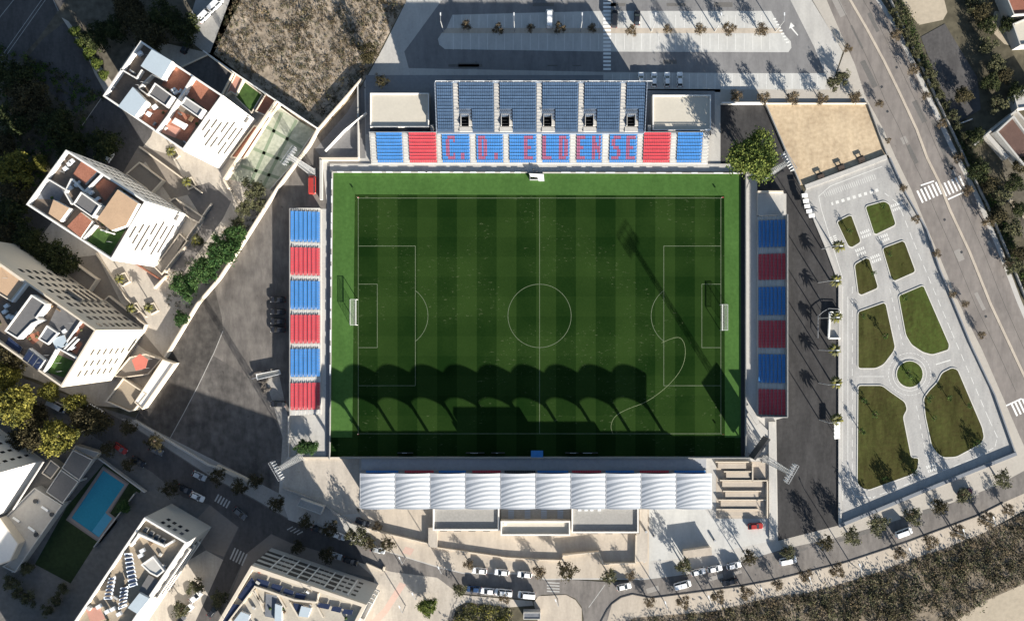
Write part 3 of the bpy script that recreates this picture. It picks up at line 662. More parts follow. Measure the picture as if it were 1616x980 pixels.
# ---- east stand
FW = frame('W'); XE0 = W(1196, 0, .9)[0]
es = thing('side_grandstand', 'narrow open stand with shaded navy and maroon seats along the east touchline', 'grandstand', (XE0 + 4, yw(500), 0))
s0, s1 = yw(656), yw(341)
ED = 1.0
terrace(FW, s0, s1, XE0, WR, ED, .40, .7, CONC, es)
EBk = [(348, 390), (401, 441.5), (453, 497), (506, 548.5), (559, 603.5), (614, 654)]
for k, (a, b) in enumerate(EBk): seat_block(es, FW, yw(b), yw(a), XE0 + .05, WR, ED, .40, .7, 18, lambda i, r, k=k: REDC if k % 2 else BLUEC, 'red seats' if k % 2 else 'blue seats')
for (a, b), (c, d) in zip([(0, 341)] + EBk, EBk + [(655, 0)]):
    if c - b > 3: aisle(es, FW, yw(c - 1), yw(b + 1), XE0, WR, ED, .40, .7)
xb = XE0 + 7 * ED + .12
MB(CONCG).prism([(xb, s0), (xb + .24, s0), (xb + .24, s1), (xb, s1)], 0, 5.15).obj('rear_wall', es)
MB(CONCG).prism([FW(s0 - .26, XE0), FW(s0 - .02, XE0), FW(s0 - .02, XE0 + 7 * ED + .36), FW(s0 - .26, XE0 + 7 * ED + .36)], 0, 4.7).obj('side_wall', es)  # end wall added at full height to shade the southern seat block
rl = MB(STEEL)
for i in range(25): y = s0 + (s1 - s0) * i / 24; rl.bar((xb + .12, y, 4.8), (xb + .12, y, 5.3), .05)
rl.bar((xb + .12, s0, 5.3), (xb + .12, s1, 5.3), .06).bar((xb + .12, s1, 4.7), (XE0, s1, 2.2), .08); rl.obj('railing', es)
t = thing('lean_to_shed', 'small flat pale concrete deck north of the east stand', 'shed', (*W(1217, 322), 0))
MB(WALLG).sides(WP([(1196, 304), (1237, 304), (1237, 340), (1196, 340)], 1), 0, .9).obj('wall', t); MB(CONC).sheet(WP([(1196, 304), (1237, 304), (1237, 340), (1196, 340)], 1), .9).obj('roof', t)
MB(WALLB).wallline(WP([(1196, 302.5), (1236, 302.5)], 1.5), .5, 0, 1.6).obj('wall', t)
# ---- south covered stand
FN = frame('N'); SY0 = -W(0, 741, 2.0)[1]
ss = thing('covered_grandstand', 'long stand under ten white vaulted roof bays on the south side', 'grandstand', (0, -SY0 - 4, 0))
sxx = lambda x, z=3.0: W(x, 0, z)[0]
a0, a1 = sxx(569), sxx(1116)
yf = W(0, 722, 2)[1]
MB(CONCG).prism([(a0 - 6, yf), (sxx(1205), yf), (sxx(1205), yf - .3), (a0 - 6, yf - .3)], 0, 2.15).obj('front_wall', ss)
MB(mat('grey_walkway', (.30, .31, .33), .12, .1, 1)).prism([(a0, yf - .31), (a1, yf - .31), (a1, -SY0 + .01), (a0, -SY0 + .01)], 0, 1.8).obj('front_walkway', ss)
terrace(FN, a0, a1, SY0, 8, .85, .5, 2.0, CONCG, ss)
SB = [(577, 628), (638, 684), (692, 735), (745, 790), (796, 845), (848, 897), (903, 949), (956, 1001), (1010, 1056), (1065, 1114)]
for k, (a, b) in enumerate(SB):
    c = DARKM if k == 4 else REDC if k in (1, 3, 6, 8) else BLUEC
    seat_block(ss, FN, sxx(a), sxx(b), SY0 + .03, 8, .85, .5, 2.0, 17, lambda i, r, c=c: c, {DARKM: 'black seats', REDC: 'red seats', BLUEC: 'blue seats'}[c])
yr = -SY0 - 8 * .85 - .15
w_ = MB(CONCG).prism([(a0, yr), (a1, yr), (a1, yr - .3), (a0, yr - .3)], 0, 6.3)
w_.prism([(sxx(782), yr + .002), (sxx(1010), yr + .002), (sxx(1010), yr - .302), (sxx(782), yr - .302)], 6.3, 7.3).obj('rear_wall', ss)
RZ = 9.7; ry0, ry1 = W(0, 747, 10)[1], W(0, 803, 10)[1]; rx0, rx1 = W(568, 0, 10)[0], W(1123, 0, 10)[0]
cw = (rx1 - rx0) / 10
for k in range(10):
    v = MB(FABRIC); nx, ns = 20, 16; X0 = rx0 + k * cw
    def zr(t): return RZ + .85 * (1 - (2 * t - 1) ** 2)
    def seam(j, t):
        d = (ry0 - ry1); yy = ry0 - d * (j / ns)
        bend = 2.0 * (1 - (((t - .72) / .72) ** 2 if t < .72 else ((t - .72) / .8) ** 2)) - 2.0
        e = max(0, min(1, j / 4.5, (ns - j) / 4.5))
        return yy + bend * e
    for j in range(ns):
        v.m(FABRIC2 if j % 2 else FABRIC)
        for i in range(nx):
            t0, t1 = i / nx, (i + 1) / nx; a0_, a1_ = X0 + t0 * cw + .03, X0 + t1 * cw + (.03 if i < nx - 1 else -.02)
            v.poly([(a0_, seam(j, t0), zr(t0)), (a1_, seam(j, t1), zr(t1)), (a1_, seam(j + 1, t1), zr(t1)), (a0_, seam(j + 1, t0), zr(t0))])
    v.obj('roof_vault', ss)
    MB(STEEL).bar((X0, ry0, RZ + .05), (X0, ry1, RZ + .05), .16, .12).obj('gutter', ss)
for k in range(11):
    X = rx0 + k * cw
    c = MB(STEELW); c.bar((X, ry1 + 1.2, 0), (X, ry1 + 1.2, RZ - .2), .55, .75); c.bar((X, ry1, RZ - .12), (X, ry0, RZ - .12), .25, .25)
    c.obj('column', ss)
for i, (x, w) in enumerate(((640, 8), (750, 13), (786, 5), (905, 10), (928, 14))):
    X, Y = W(x, 714); b = MB(DARKM).box(X, Y, 0, w / 5.46 + 3, .15, .9); m_ = MB(mat('board_lettering', (.7, .7, .7)))
    t = thing('advertising_board', f'dark board with a pale strip of lettering at the south touchline, {ORD[i]} from the west', 'advertising board', (X, Y, 0), 'boards at the south touchline')
    LOC[t.name] = (X, Y, 0); b.obj('panel', t)
    for q in range(max(2, w // 2)): m_.box(X - w / 10.9 + q * .37, Y, .902, .24, .12, .03)
    m_.obj('lettering', t)
t = thing('tunnel_cover', 'small blue tunnel cover in the shade at the middle of the south touchline', 'tunnel', (*W(847, 716), 0))
MB(BLUEC).prism(WP([(838, 711), (857, 711), (857, 722), (838, 722)], 1.5), 1.3, 1.5).obj('canopy', t); MB(STEEL).ring(WP([(839, 712), (856, 712), (856, 721), (839, 721)], 1.5), .1, 0, 1.3).obj('frame', t)
t = thing('broadcast_platform', 'small white covered bench with dark gear at the middle of the north touchline', 'bench', (*W(848, 280), 0))
MB(WHITE).prism(WP([(835, 274), (858, 275), (859, 286), (850, 286), (848, 280), (837, 279)], 1.5), 1.35, 1.5).obj('roof', t); MB(STEEL).ring(WP([(836, 275), (858, 276), (858, 285), (836, 285)]), .15, 0, 1.3).obj('frame', t)
for i, (x, y) in enumerate(((842, 269), (847, 272))):
    X, Y = W(x, y)
    b = MB(DARKM).tube([(X - .12, Y, 0), (X - .1, Y, .8), (X, Y, .85), (X, Y, 1.1), (X, Y, 1.42), (X, Y, 1.5), (X, Y, 1.62), (X, Y, 1.76)], [.09, .12, .2, .2, .23, .08, .12, .05], 8)
    b.tube([(X + .12, Y, 0), (X + .1, Y, .82)], [.09, .12], 6).tube([(X - .24, Y, 1.4), (X - .3, Y, 1.1), (X - .2, Y + .2, .95)], [.07, .06, .05], 6).tube([(X + .24, Y, 1.4), (X + .3, Y, 1.1), (X + .2, Y + .2, .95)], [.07, .06, .05], 6)
    tag(b.obj('person'), ('person in dark clothing standing west of the pair by the white bench', 'person in dark clothing standing closest to the white bench')[i], 'person', 'people by the touchline bench')
# ---- floodlight masts
def mast(px, py, lab):
    X, Y = W(px, py); t = thing('floodlight_mast', lab, 'floodlight', (X, Y, 0), 'floodlight masts at the corners')
    H = 23.4; m = MB(STEEL); b0, b1 = .75, .38
    MB(CONCG).box(X, Y, 0, 2.2, 2.2, .35).obj('base', t)
    for i in (-1, 1):
        for j in (-1, 1): m.bar((X + i * b0, Y + j * b0, .3), (X + i * b1, Y + j * b1, H - 1.0), .13)
    n = 16
    for k in range(n):
        za, zb = .3 + (H - 1.3) * k / n, .3 + (H - 1.3) * (k + 1) / n; wa, wb = b0 + (b1 - b0) * k / n, b0 + (b1 - b0) * (k + 1) / n
        q = [(-1, -1), (1, -1), (1, 1), (-1, 1)]
        for e in range(4):
            i, j = q[e]; i2, j2 = q[(e + 1) % 4]
            m.bar((X + i * wa, Y + j * wa, za), (X + i2 * wb, Y + j2 * wb, zb), .07); m.bar((X + i * wb, Y + j * wb, zb), (X + i2 * wb, Y + j2 * wb, zb), .06)
    m.obj('lattice_mast', t)
    d = Vector((-X, -Y)).normalized(); u = Vector((-d.y, d.x)); f = MB(STEEL); lamps = []
    for r in range(3):
        o = Vector((X, Y)) + d * .15; z = H - 1.9 + r * .95
        a, b = o - u * 2.7, o + u * 2.7; f.bar((a.x, a.y, z), (b.x, b.y, z), .14)
        for k in range(7): p = a + (b - a) * ((k + .5) / 7) + d * .12; lamps.append((p.x, p.y, z))
    for s in (-2.7, -.9, .9, 2.7):
        a = Vector((X, Y)) + d * .15 + u * s; f.bar((a.x, a.y, H - 2.0), (a.x, a.y, H + .1), .12)
    c = Vector((X, Y)) - d * .5
    for e in (-.45, .45):
        a, b = c - u * 2.7 + d * e, c + u * 2.7 + d * e; f.bar((a.x, a.y, H - 1.2), (b.x, b.y, H - 1.2), .12)
    for k in range(10):
        a = c + u * (-2.7 + k * .6); f.bar((a.x - d.x * .45, a.y - d.y * .45, H - 1.2), (a.x + d.x * .45, a.y + d.y * .45, H - 1.2), .08)
    hd = f.obj('lamp_frame', t); LOC[hd.name] = LOC[t.name]
    for p in lamps:
        l = MB(STEEL); l.tube([(p[0], p[1], p[2] + .05), (p[0] + d.x * .3, p[1] + d.y * .3, p[2] - .12)], [.12, .22], 8); l.obj('floodlight', hd)
mast(493, 272, 'tall lattice floodlight mast by the white wall at the north-west corner')
mast(1205, 280, 'tall lattice floodlight mast beside the big green tree')
mast(1208, 724, 'tall lattice floodlight mast beside the zigzag ramp')
mast(475, 720, 'tall lattice floodlight mast by the beige corner paving and the shaded lot')
# ---- clubhouse behind the covered stand
t, p = flat_building('clubhouse', 'low flat-roofed clubhouse with three roof bays behind the vaulted stand', 'building', [(683, 800), (788, 800), (788, 837), (683, 837)], 3.2, WALLB, CONCG, .7, .4, WALLW)
def bay(px, z, roofm, nm='wing'):
    q = ccw(WP(px, z)); w_ = MB(WALLB).sides(q, 0, z - .9).obj(nm + '_wall', t); MB(WALLW).ring(q, .4, z - .9, z).obj('parapet', t); MB(roofm).sheet(inset(q, .39), z - .7).obj('roof', t)
bay([(790, 822), (900, 822), (900, 845), (790, 845)], 3.6, CREAMROOF); bay([(902, 800), (1008, 800), (1008, 841), (902, 841)], 3.2, CONCG)
MB(CONCG).sheet(WP([(790, 800), (900, 800), (900, 821), (790, 821)], 1), 1.2).obj('courtyard_floor', t)
for x in (802, 828, 854, 880):
    m = MB(mat('blue_grey_metal', (.26, .30, .36), .08, .4, 2, .5))
    for i in range(6): m.prism(WP([(x, 799 + i * 3.6), (x + 9, 799 + i * 3.6), (x + 9, 801.6 + i * 3.6), (x, 801.6 + i * 3.6)], 3), 2.4 - i * .15, 2.6 - i * .15)
    m.obj('stair_flight', t)
for x in (915, 925, 934, 946): MB(STEELW).box(*W(x, 804, 3.5), 2.5, .9, .9, .8).obj('roof_vent', t)
for x, y in ((728, 800), (742, 799), (797, 827)): MB(STEELW).box(*W(x, y, 3.5), 2.5, .8, .7, .7).obj('roof_vent', t)
for x in (700, 722, 745, 768, 915, 938, 961, 985): MB(GLASS).box(*W(x, 837.6 if x < 800 else 841.6, 2), 1, 2.0, .12, 1.2).obj('window', t)
def wall(lab, px, h, w, m, z0=0, name='boundary_wall', cat='wall', group=None):
    return MB(m).wallline(WP(px), w, z0, h).obj(name, label=lab, cat=cat, group=group)
wall('low beige wall running below the clubhouse along the forecourt', [(690, 863), (745, 871), (800, 879), (845, 882), (888, 883)], .75, .25, WALLB)
wall('short beige wall left of the clubhouse between forecourt and street', [(556, 824), (600, 838), (676, 856)], 1.1, .25, WALLB)
wall('beige wall around the sunken yard right of the clubhouse', [(944, 868), (952, 888), (1002, 887), (1003, 843)], 1.2, .3, WALLB)
wall('short beige wall along the top of the forecourt ramp', [(888, 874), (944, 869)], 1.6, .3, WALLB)
wall('short beige wall on the left side of the forecourt ramp', [(888, 883), (888, 874)], 1.2, .3, WALLB)
MB(BEIGE).prism(WP([(676, 832), (690, 832), (690, 864), (676, 862)], 1), 0, 1.2).obj('garden_terrace', label='raised beige block at the left end of the clubhouse', cat='terrace')
MB(BEIGE).prism(WP([(1009, 803), (1022, 803), (1022, 886), (1004, 886), (1004, 842), (1009, 842)], 1), 0, 1.1).obj('raised_walkway', label='long raised tan walkway beside the white plaza', cat='walkway')
t = thing('plaza_kiosk', 'low tan kiosk on the white plaza casting a broad shadow', 'kiosk', (*W(1099, 872), 0))
q = WP([(1079, 870), (1122, 864), (1123, 875), (1080, 880)], 2.4)
MB(WALLB).prism(q, 0, 2.3).obj('wall', t); MB(TAN).prism(inset(q, -.15), 2.3, 2.45).obj('roof', t); MB(GLASS).wallline([q[3], q[2]], .05, .8, 1.8).obj('shutter', t)
# zigzag ramp
t = thing('zigzag_ramp', 'beige zigzag ramp with parallel walls beside the vaulted stand', 'ramp', (*W(1170, 770), 0))
m = MB(BEIGE); RP = mat('ramp_floor', (.36, .315, .265), .12, .4, 2)
MB(RP).prism(WP([(1130, 728), (1212, 728), (1212, 818), (1130, 818)]), 0, .03).obj('floor', t)
for i, (y, x0, x1) in enumerate(((728, 1128, 1180), (743, 1141, 1186), (757, 1135, 1208), (774, 1140, 1200), (788, 1133, 1210), (803, 1130, 1196))):
    MB(WALLB).wallline(WP([(x0, y), (x1, y)]), .3, .02, 1.25 - .12 * i).obj('ramp_wall', t)
    MB(RP).wallline(WP([(x0 + 4, y + 6), (x1 - 4, y + 6)]), 1.6, .02, .9 - .13 * i).obj('ramp_flight', t)
MB(WALLB).wallline(WP([(1186, 730), (1186, 757), (1209, 757), (1209, 816)]), .3, .02, 1.3).obj('ramp_wall', t)
wall('long pale retaining wall between the zigzag ramp and the service lane', [(1218, 665), (1219, 850)], .55, 2.1, CONC)
wall('pale diagonal kerb wall at the south-east pitch corner', [(1178, 640), (1196, 668), (1218, 690)], .4, 1.2, CONC)

# press box above the covered stand's rear wall, scoreboard at the south-east corner
q = [(sxx(797, 8), yr + .25), (sxx(905, 8), yr + .25), (sxx(905, 8), yr - 2.0), (sxx(797, 8), yr - 2.0)]
MB(WALLG).prism(q, 7.32, 8.7).obj('press_box', ss)
t = thing('scoreboard', 'large dark scoreboard panel on posts at the south-east pitch corner', 'scoreboard', (*W(1200, 708), 0))
a, b = Vector(W(1190, 725, 7)), Vector(W(1214, 692, 7))
MB(DARKM).wallline([a, b], .7, 2.4, 7.4).obj('panel', t)
for f in (.12, .5, .88): p = a + (b - a) * f; MB(STEEL).bar((p.x, p.y, 0), (p.x, p.y, 2.38), .3).obj('post', t)
# ================================================================== APARTMENT BLOCKS
def rb(t, px, z0, h, top, side, name, rimw=0, rim=None):
    q = ccw(WP(px, z0 + h)); LOCt = t
    if rimw:
        m = MB(side).sides(q, z0, z0 + h - .35); m.m(rim or side).ring(q, rimw, z0 + h - .35, z0 + h); m.m(top).sheet(inset(q, rimw - .01), z0 + h - .25)
    else: m = MB(side).prism(q, z0, z0 + h, top)
    return m.obj(name, t)
def flat(t, px, z, m, name='terrace_floor'): return MB(m).sheet(WP(px, z), z).obj(name, t)
def strip(t, px, z0, z1, w, m, name='parapet'): return MB(m).wallline(WP(px, z1), w, z0, z1).obj(name, t)
def windows(t, A, B, rows, xs, w, h, m=GLASS, name='window', out=.06, c=None):
    A, B = Vector(A), Vector(B); d = (B - A); L = d.length; d.normalize(); n = Vector((d.y, -d.x))
    c = Vector(c) if c is not None else Vector(LOC[t.name][:2])
    if n.dot((A + B) / 2 - c) < 0: n = -n
    for z in rows:
        for f in xs:
            p = A + d * (L * f); a, b = p - d * w / 2, p + d * w / 2
            q = [(a.x - n.x * .02, a.y - n.y * .02), (b.x - n.x * .02, b.y - n.y * .02), (b.x + n.x * out, b.y + n.y * out), (a.x + n.x * out, a.y + n.y * out)]
            MB(m).prism(q, z, z + h).obj(name, t)
def balcony(t, A, B, z, f0, f1, dep, m, rail=1.0):
    A, B = Vector(A), Vector(B); d = (B - A); L = d.length; d.normalize(); n = Vector((d.y, -d.x)); c = Vector(LOC[t.name][:2])
    if n.dot((A + B) / 2 - c) < 0: n = -n
    a, b = A + d * L * f0, A + d * L * f1
    q = [a + n * .02, b + n * .02, b + n * dep, a + n * dep]; q = [(v.x, v.y) for v in q]
    mb = MB(m).prism(q, z - .2, z); mb.wallline([q[0], q[3], q[2], q[1]], .12, z, z + rail); return mb.obj('balcony', t)
def apartment(name, label, px, z, wallm, deck, rimw=.45, par=1.4, rim=None, deckname='roof'):
    t, p = flat_building(name, label, 'apartment block', px, z, wallm, deck, par, rimw, rim or WALLW, 'apartment blocks', roofname=deckname)
    return t, WP(px)
def gq(px, z): return [Vector(v) for v in WP(px, z)]
H = 25.0
# ---- northern block
Z = lambda p: zz(p, 160, 60, 5.16)
c1 = [(222, 64.5), (352, 151), (289, 238), (162, 152)]
t, _ = apartment('apartment_block', 'northern white apartment block with two pale roof pergolas and terracotta terraces', c1, H, WALLW, DECKB)
N_, E_, S_, W_ = gq(c1, H); dz = H - 1.4
for p in ([(570, 225), (735, 300), (650, 470), (490, 385)], [(380, 580), (545, 590), (445, 745), (315, 655)], [(600, 585), (800, 660), (690, 850), (470, 760), (505, 690)], [(760, 340), (960, 460), (880, 600), (700, 470)]): flat(t, Z(p), dz + .02, BRICK)
for p in ([(410, 95), (575, 190), (490, 335), (320, 230)], [(255, 400), (365, 515), (270, 645), (135, 560)]): rb(t, Z(p), dz, 2.8, PALEROOF, WALLW, 'pergola_roof')
rb(t, Z([(435, 365), (585, 475), (525, 562), (375, 460)]), dz, 3.0, GREYROOF, WALLW, 'stair_penthouse', .3)
rb(t, Z([(685, 480), (835, 580), (790, 650), (640, 545)]), dz, 3.0, mat('light_grey_roof', (.25, .25, .25)), WALLW, 'stair_penthouse', .3)
strip(t, Z([(745, 318), (600, 545), (540, 640), (445, 765)]), dz, H + .2, .5, WALLW); strip(t, Z([(155, 255), (285, 330), (330, 260)]), dz, H, .35, WALLW); strip(t, Z([(370, 460), (300, 410), (410, 300), (500, 340)]), dz, H + .3, .3, WALLG)
flat(t, Z([(495, 685), (655, 745), (600, 815), (480, 765)]), dz + .05, mat('pink_tiles', (.42, .22, .17), .1, .5, 3))
rb(t, Z([(600, 650), (690, 700), (660, 740), (570, 690)]), dz, 1.6, WALLW, WALLW, 'roof_shelter')
for x, y in ((585, 425), (600, 440), (310, 125), (430, 560), (680, 500)): MB(STEELW).box(*W(*Z([(x, y)])[0], H - .5), dz, 1.3, .9, .9, .6).obj('air_unit', t)
def se_facade(t, A, B, floors, m=VENT):
    L = (B - A).length
    for i, z in enumerate(floors):
        windows(t, A, B, [z], ((.36, .62), (.40, .68), (.45,), (.38, .66), (.56,), (.42, .60), (.5,))[i % 7], L * (.26, .24, .46, .2, .44, .16, .2)[i % 7], 1.05, m)
    balcony(t, A, B, floors[1] - 1.1, .04, .14, 1.2, WALLW)
se_facade(t, E_, S_, [4.0 + i * 3.1 for i in range(7)])
windows(t, N_, E_, [3.5 + i * 3.1 for i in range(6)], [.1 + i * .16 for i in range(6)], 1.3, 1.3)
windows(t, W_, N_, [3.5 + i * 3.1 for i in range(6)], [.15, .4, .6, .85], 1.3, 1.3)
# ---- middle block
Z = lambda p: zz(p, 0, 230, 3.92)
c2 = [(104, 236.5), (231, 318), (176, 411), (41, 323)]
t, _ = apartment('apartment_block', 'middle white apartment block with a gravel roof box and a planted corner terrace', c2, H, WALLW, DECKB)
N_, E_, S_, W_ = gq(c2, H)
rb(t, Z([(505, 95), (600, 160), (525, 240), (450, 180)]), dz, 1.0, BRICK, WALLW, 'tiled_roof')
flat(t, Z([(610, 190), (730, 245), (650, 345), (590, 255)]), dz + .02, BRICK)
rb(t, Z([(500, 285), (620, 370), (570, 445), (450, 362)]), dz, 2.8, GREYROOF, WALLW, 'stair_penthouse', .3)
rb(t, Z([(728, 272), (855, 358), (780, 495), (690, 525), (600, 455)]), dz, 2.6, TANROOF, WALLW, 'gravel_roof_box')
rb(t, Z([(330, 335), (430, 388), (370, 468), (300, 420)]), dz, 2.2, TANROOF, WALLW, 'gravel_roof_box')
rb(t, Z([(500, 412), (570, 468), (500, 570), (415, 500)]), dz, 1.6, BRICK, WALLW, 'tiled_roof')
flat(t, Z([(600, 515), (775, 520), (680, 680), (540, 590)]), dz + .02, LAWNG, 'roof_garden')
strip(t, Z([(625, 180), (520, 285), (440, 205), (400, 290), (440, 360)]), dz, H, .35, WALLW); strip(t, Z([(290, 205), (400, 270)]), dz, H, .3, WALLW); strip(t, Z([(590, 490), (515, 575)]), dz, H, .4, WALLW); strip(t, Z([(620, 520), (700, 545)]), dz, H, .3, WALLW)
flat(t, Z([(300, 215), (400, 280), (370, 340), (270, 330), (230, 330)]), dz + .03, mat('blue_grey_floor', (.13, .14, .16), .2, .5, 2))
for x, y in ((425, 110), (440, 95), (400, 140), (540, 280), (560, 290), (600, 330), (430, 260), (470, 240)): MB(STEELW).box(*W(*Z([(x, y)])[0], H - .5), dz, 1.2, .8, .9, .6).obj('air_unit', t)
se_facade(t, E_, S_, [4.0 + i * 3.1 for i in range(7)])
windows(t, N_, E_, [3.5 + i * 3.1 for i in range(6)], [.1 + i * .13 for i in range(7)], 1.2, 1.3)
windows(t, W_, N_, [3.5 + i * 3.1 for i in range(6)], [.15, .4, .6, .85], 1.3, 1.3)
# ---- southern block, long windowed side
Z = lambda p: zz(p, 0, 400, 3.267)
c3 = [(-62, 372), (152, 521), (97, 611), (-117, 462)]
H3 = 26.5; dz = H3 - 1.4
t, _ = apartment('apartment_block', 'southern apartment block with roof solar panels and a long windowed side', c3, H3, mat('cream_render', (.46, .425, .37), .06, .2, 1.5), DECKB, rim=WALLB)
N_, E_, S_, W_ = gq(c3, H3)
rb(t, Z([(0, 58), (130, 152), (55, 248), (-90, 160)]), dz, 1.2, TANROOF, WALLB, 'gravel_roof_box', .3)
rb(t, Z([(160, 212), (240, 262), (190, 330), (210, 345), (165, 365), (90, 442), (22, 400)]), dz, 2.8, GREYROOF, WALLW, 'stair_penthouse', .35)
rb(t, Z([(300, 262), (408, 345), (340, 440), (245, 375)]), dz, .6, GREYROOF, WALLG, 'grey_roof_box')
for p in ([(410, 345), (440, 368), (350, 490), (322, 470)], [(395, 440), (425, 465), (395, 520), (360, 500)], [(130, 430), (200, 400), (210, 440), (170, 470)]): flat(t, Z(p), dz + .03, BRICK)
for p in ([(415, 350), (330, 475)], [(405, 440), (345, 500)], [(390, 430), (328, 495)]): strip(t, Z(p), dz, H3 - .4, .3, WALLW)
rb(t, Z([(240, 370), (300, 410), (245, 470), (195, 440)]), dz, 1.5, mat('blue_grey_floor', (.13, .14, .16)), WALLW, 'grey_roof_box', .3)
rb(t, Z([(150, 488), (232, 550), (195, 605), (115, 545)]), dz, 1.4, mat('light_grey_roof', (.25, .25, .25)), WALLW, 'roof_shelter')
for p in ([(45, 430), (115, 485), (98, 520), (28, 465)],): rb(t, Z(p), dz + .3, .15, SOLAR, STEEL, 'solar_panel')
for k in range(3):
    a = (150 + k * 26, 500 + k * 20); rb(t, Z([a, (a[0] + 22, a[1] + 17), (a[0] - 8, a[1] + 60), (a[0] - 30, a[1] + 43)]), dz + 1.45, .15, SOLAR, STEEL, 'solar_panel')
rb(t, Z([(265, 440), (330, 420), (350, 470), (290, 500)]), dz, 1.0, PALEROOF, WALLW, 'roof_shelter')
flat(t, Z([(300, 522), (380, 555), (330, 640), (240, 610)]), dz + .03, LAWNG, 'roof_garden')
strip(t, Z([(290, 495), (225, 610)]), dz, H3, .5, WALLW); strip(t, Z([(300, 490), (400, 545)]), dz, H3 - .2, .35, WALLW); strip(t, Z([(135, 155), (60, 250)]), dz, H3, .4, WALLW)
for x, y in ((30, 270), (20, 300), (60, 330), (40, 325), (330, 400), (370, 485)): MB(STEELW).box(*W(*Z([(x, y)])[0], H3 - .5), dz, 1.2, .8, .9, .6).obj('air_unit', t)
windows(t, N_ + (E_ - N_) * .3, E_, [2.2 + i * 3.1 for i in range(7)], [.08 + i * .105 for i in range(9)], 1.5, 1.4, GLASS)
for z in (5.2, 8.3, 11.4, 14.5): balcony(t, N_, E_, z, .58, .70, 1.2, WALLB)
L = (S_ - E_).length
windows(t, E_, S_, [6 + i * 3.1 for i in range(6)], (.4, .6, .78), L * .10, .85, VENT)
# ---- small rooftop clutter on the blocks
def clutter(root, px, z, seed, n):
    rnd = random.Random(seed); p = WP(px, z); xs, ys = zip(*p); k = 0
    while k < n:
        x, y = rnd.uniform(min(xs), max(xs)), rnd.uniform(min(ys), max(ys))
        if not inside(x, y, inset(p, 1.2)): continue
        k += 1; c = rnd.random(); w, l = rnd.uniform(.3, 1.1), rnd.uniform(.4, 1.6); a = rnd.choice((.59, .59 + 1.5708))
        if c < .3: MB(rnd.choice((STEELW, WALLG, CONCG))).box(x, y, z - 1.38, l, w, rnd.uniform(.3, 1.1), -a).obj('roof_unit', root)
        elif c < .5: MB(PAL_PLANT[rnd.randrange(2)]).tube([(x, y, z - 1.38), (x + .05, y, z - 1.1), (x, y + .05, z - .7)], [.25, .45, .2], 7).obj('potted_plant', root)
        elif c < .75: MB(rnd.choice((BRICK, WALLG, mat('timber_table', (.16, .11, .07))))).box(x, y, z - 1.38, l * .9, w * .9, .75, -a).obj('terrace_table', root)
        else: MB(STEEL).bar((x, y, z - 1.38), (x, y, z + 1.2), .07).bar((x - .5, y, z + 1.0), (x + .5, y, z + 1.0), .05).obj('aerial', root)
PAL_PLANT = (mat('pot_green', (.03, .055, .014), .3, 2, 6), mat('pot_olive', (.05, .05, .022), .3, 2, 6))
APTS = [o for o in COL.objects if o.name.startswith('apartment_block') and not o.parent]
for o_, px_, z_, sd_ in zip(APTS, (c1, c2, c3), (H, H, H3), (1, 2, 3)): clutter(o_, px_, z_, sd_, 26)
# ---- lower terraces between the blocks
def low(px, z, top, lab, nm='garden_terrace', side=WALLB, rim=.3, par=.5):
    q = ccw(WP(px, z)); t = thing(nm, lab, 'terrace', (sum(v[0] for v in q) / len(q), sum(v[1] for v in q) / len(q), 0), 'terraces around the apartment blocks')
    MB(side).sides(q, 0, z - par).obj('wall', t); MB(side).ring(q, rim, z - par, z).obj('parapet', t); MB(top).sheet(inset(q, rim - .01), z - par).obj('floor', t)
    return t
Z1 = lambda p: zz(p, 0, 0, 3.92); Z2 = lambda p: zz(p, 300, 0, 3.92); Z6 = lambda p: zz(p, 0, 230, 3.92); Z8 = lambda p: zz(p, 0, 400, 3.92)
tdk = mat('terrace_tiles', (.17, .15, .13), .15, .3, 2)
low(Z2([(-95, 430), (108, 335), (265, 455), (190, 600), (-20, 470)]), 3.0, ASPH, 'dark paved terrace with thin white edge beside the northern block')
tt = low(Z2([(215, 590), (280, 455), (330, 490), (285, 590), (250, 570)]), 2.2, mat('pink_tiles', (.42, .22, .17)), 'pink tiled terrace at the corner of the northern block', par=.3)
low(Z2([(275, 600), (335, 500), (450, 585), (380, 705)]), 1.4, LAWNG, 'green lawn terrace between pink and brown tiles', par=.3)
low(Z2([(400, 690), (465, 580), (555, 640), (485, 725)]), 1.8, BRICK, 'brown tiled terrace next to the sports court', par=.3)
low(Z2([(245, 975), (395, 775), (440, 790), (490, 730), (330, 985)]), 1.5, BRICK, 'narrow brown strip terrace at the foot of the northern block', par=.3)
low(Z6([(775, 175), (860, 100), (1010, 215), (930, 300), (900, 265)]), 2.0, tdk, 'brown terrace with dividing walls between northern and middle blocks')
low(Z6([(1040, 345), (1080, 320), (1255, 440), (1230, 480), (1170, 450)]), 1.6, tdk, 'brown terrace behind the white face of the middle block', par=.3)
low(Z6([(965, 735), (1110, 540), (1160, 590), (1000, 800), (940, 740)]), 1.5, tdk, 'dark brown terrace at the foot of the middle block', par=.3)
low(Z8([(360, 100), (425, 35), (600, 160), (545, 240)]), 2.2, tdk, 'brown terrace between middle and southern blocks')
low(Z8([(640, 290), (670, 260), (900, 440), (880, 490), (850, 470)]), 1.6, tdk, 'narrow dark terrace below the windowed side of the southern block')
low(Z8([(650, 915), (760, 770), (910, 870), (830, 970), (800, 980)]), 3.0, mat('light_brown_tiles', (.27, .225, .17), .1, .3, 2), 'light brown terrace at the south end of the apartment court')
low(Z8([(700, 760), (800, 640), (900, 620), (1000, 655), (915, 750), (760, 770)]), 2.4, tdk, 'dark terrace with red umbrella below the southern block', par=.4)
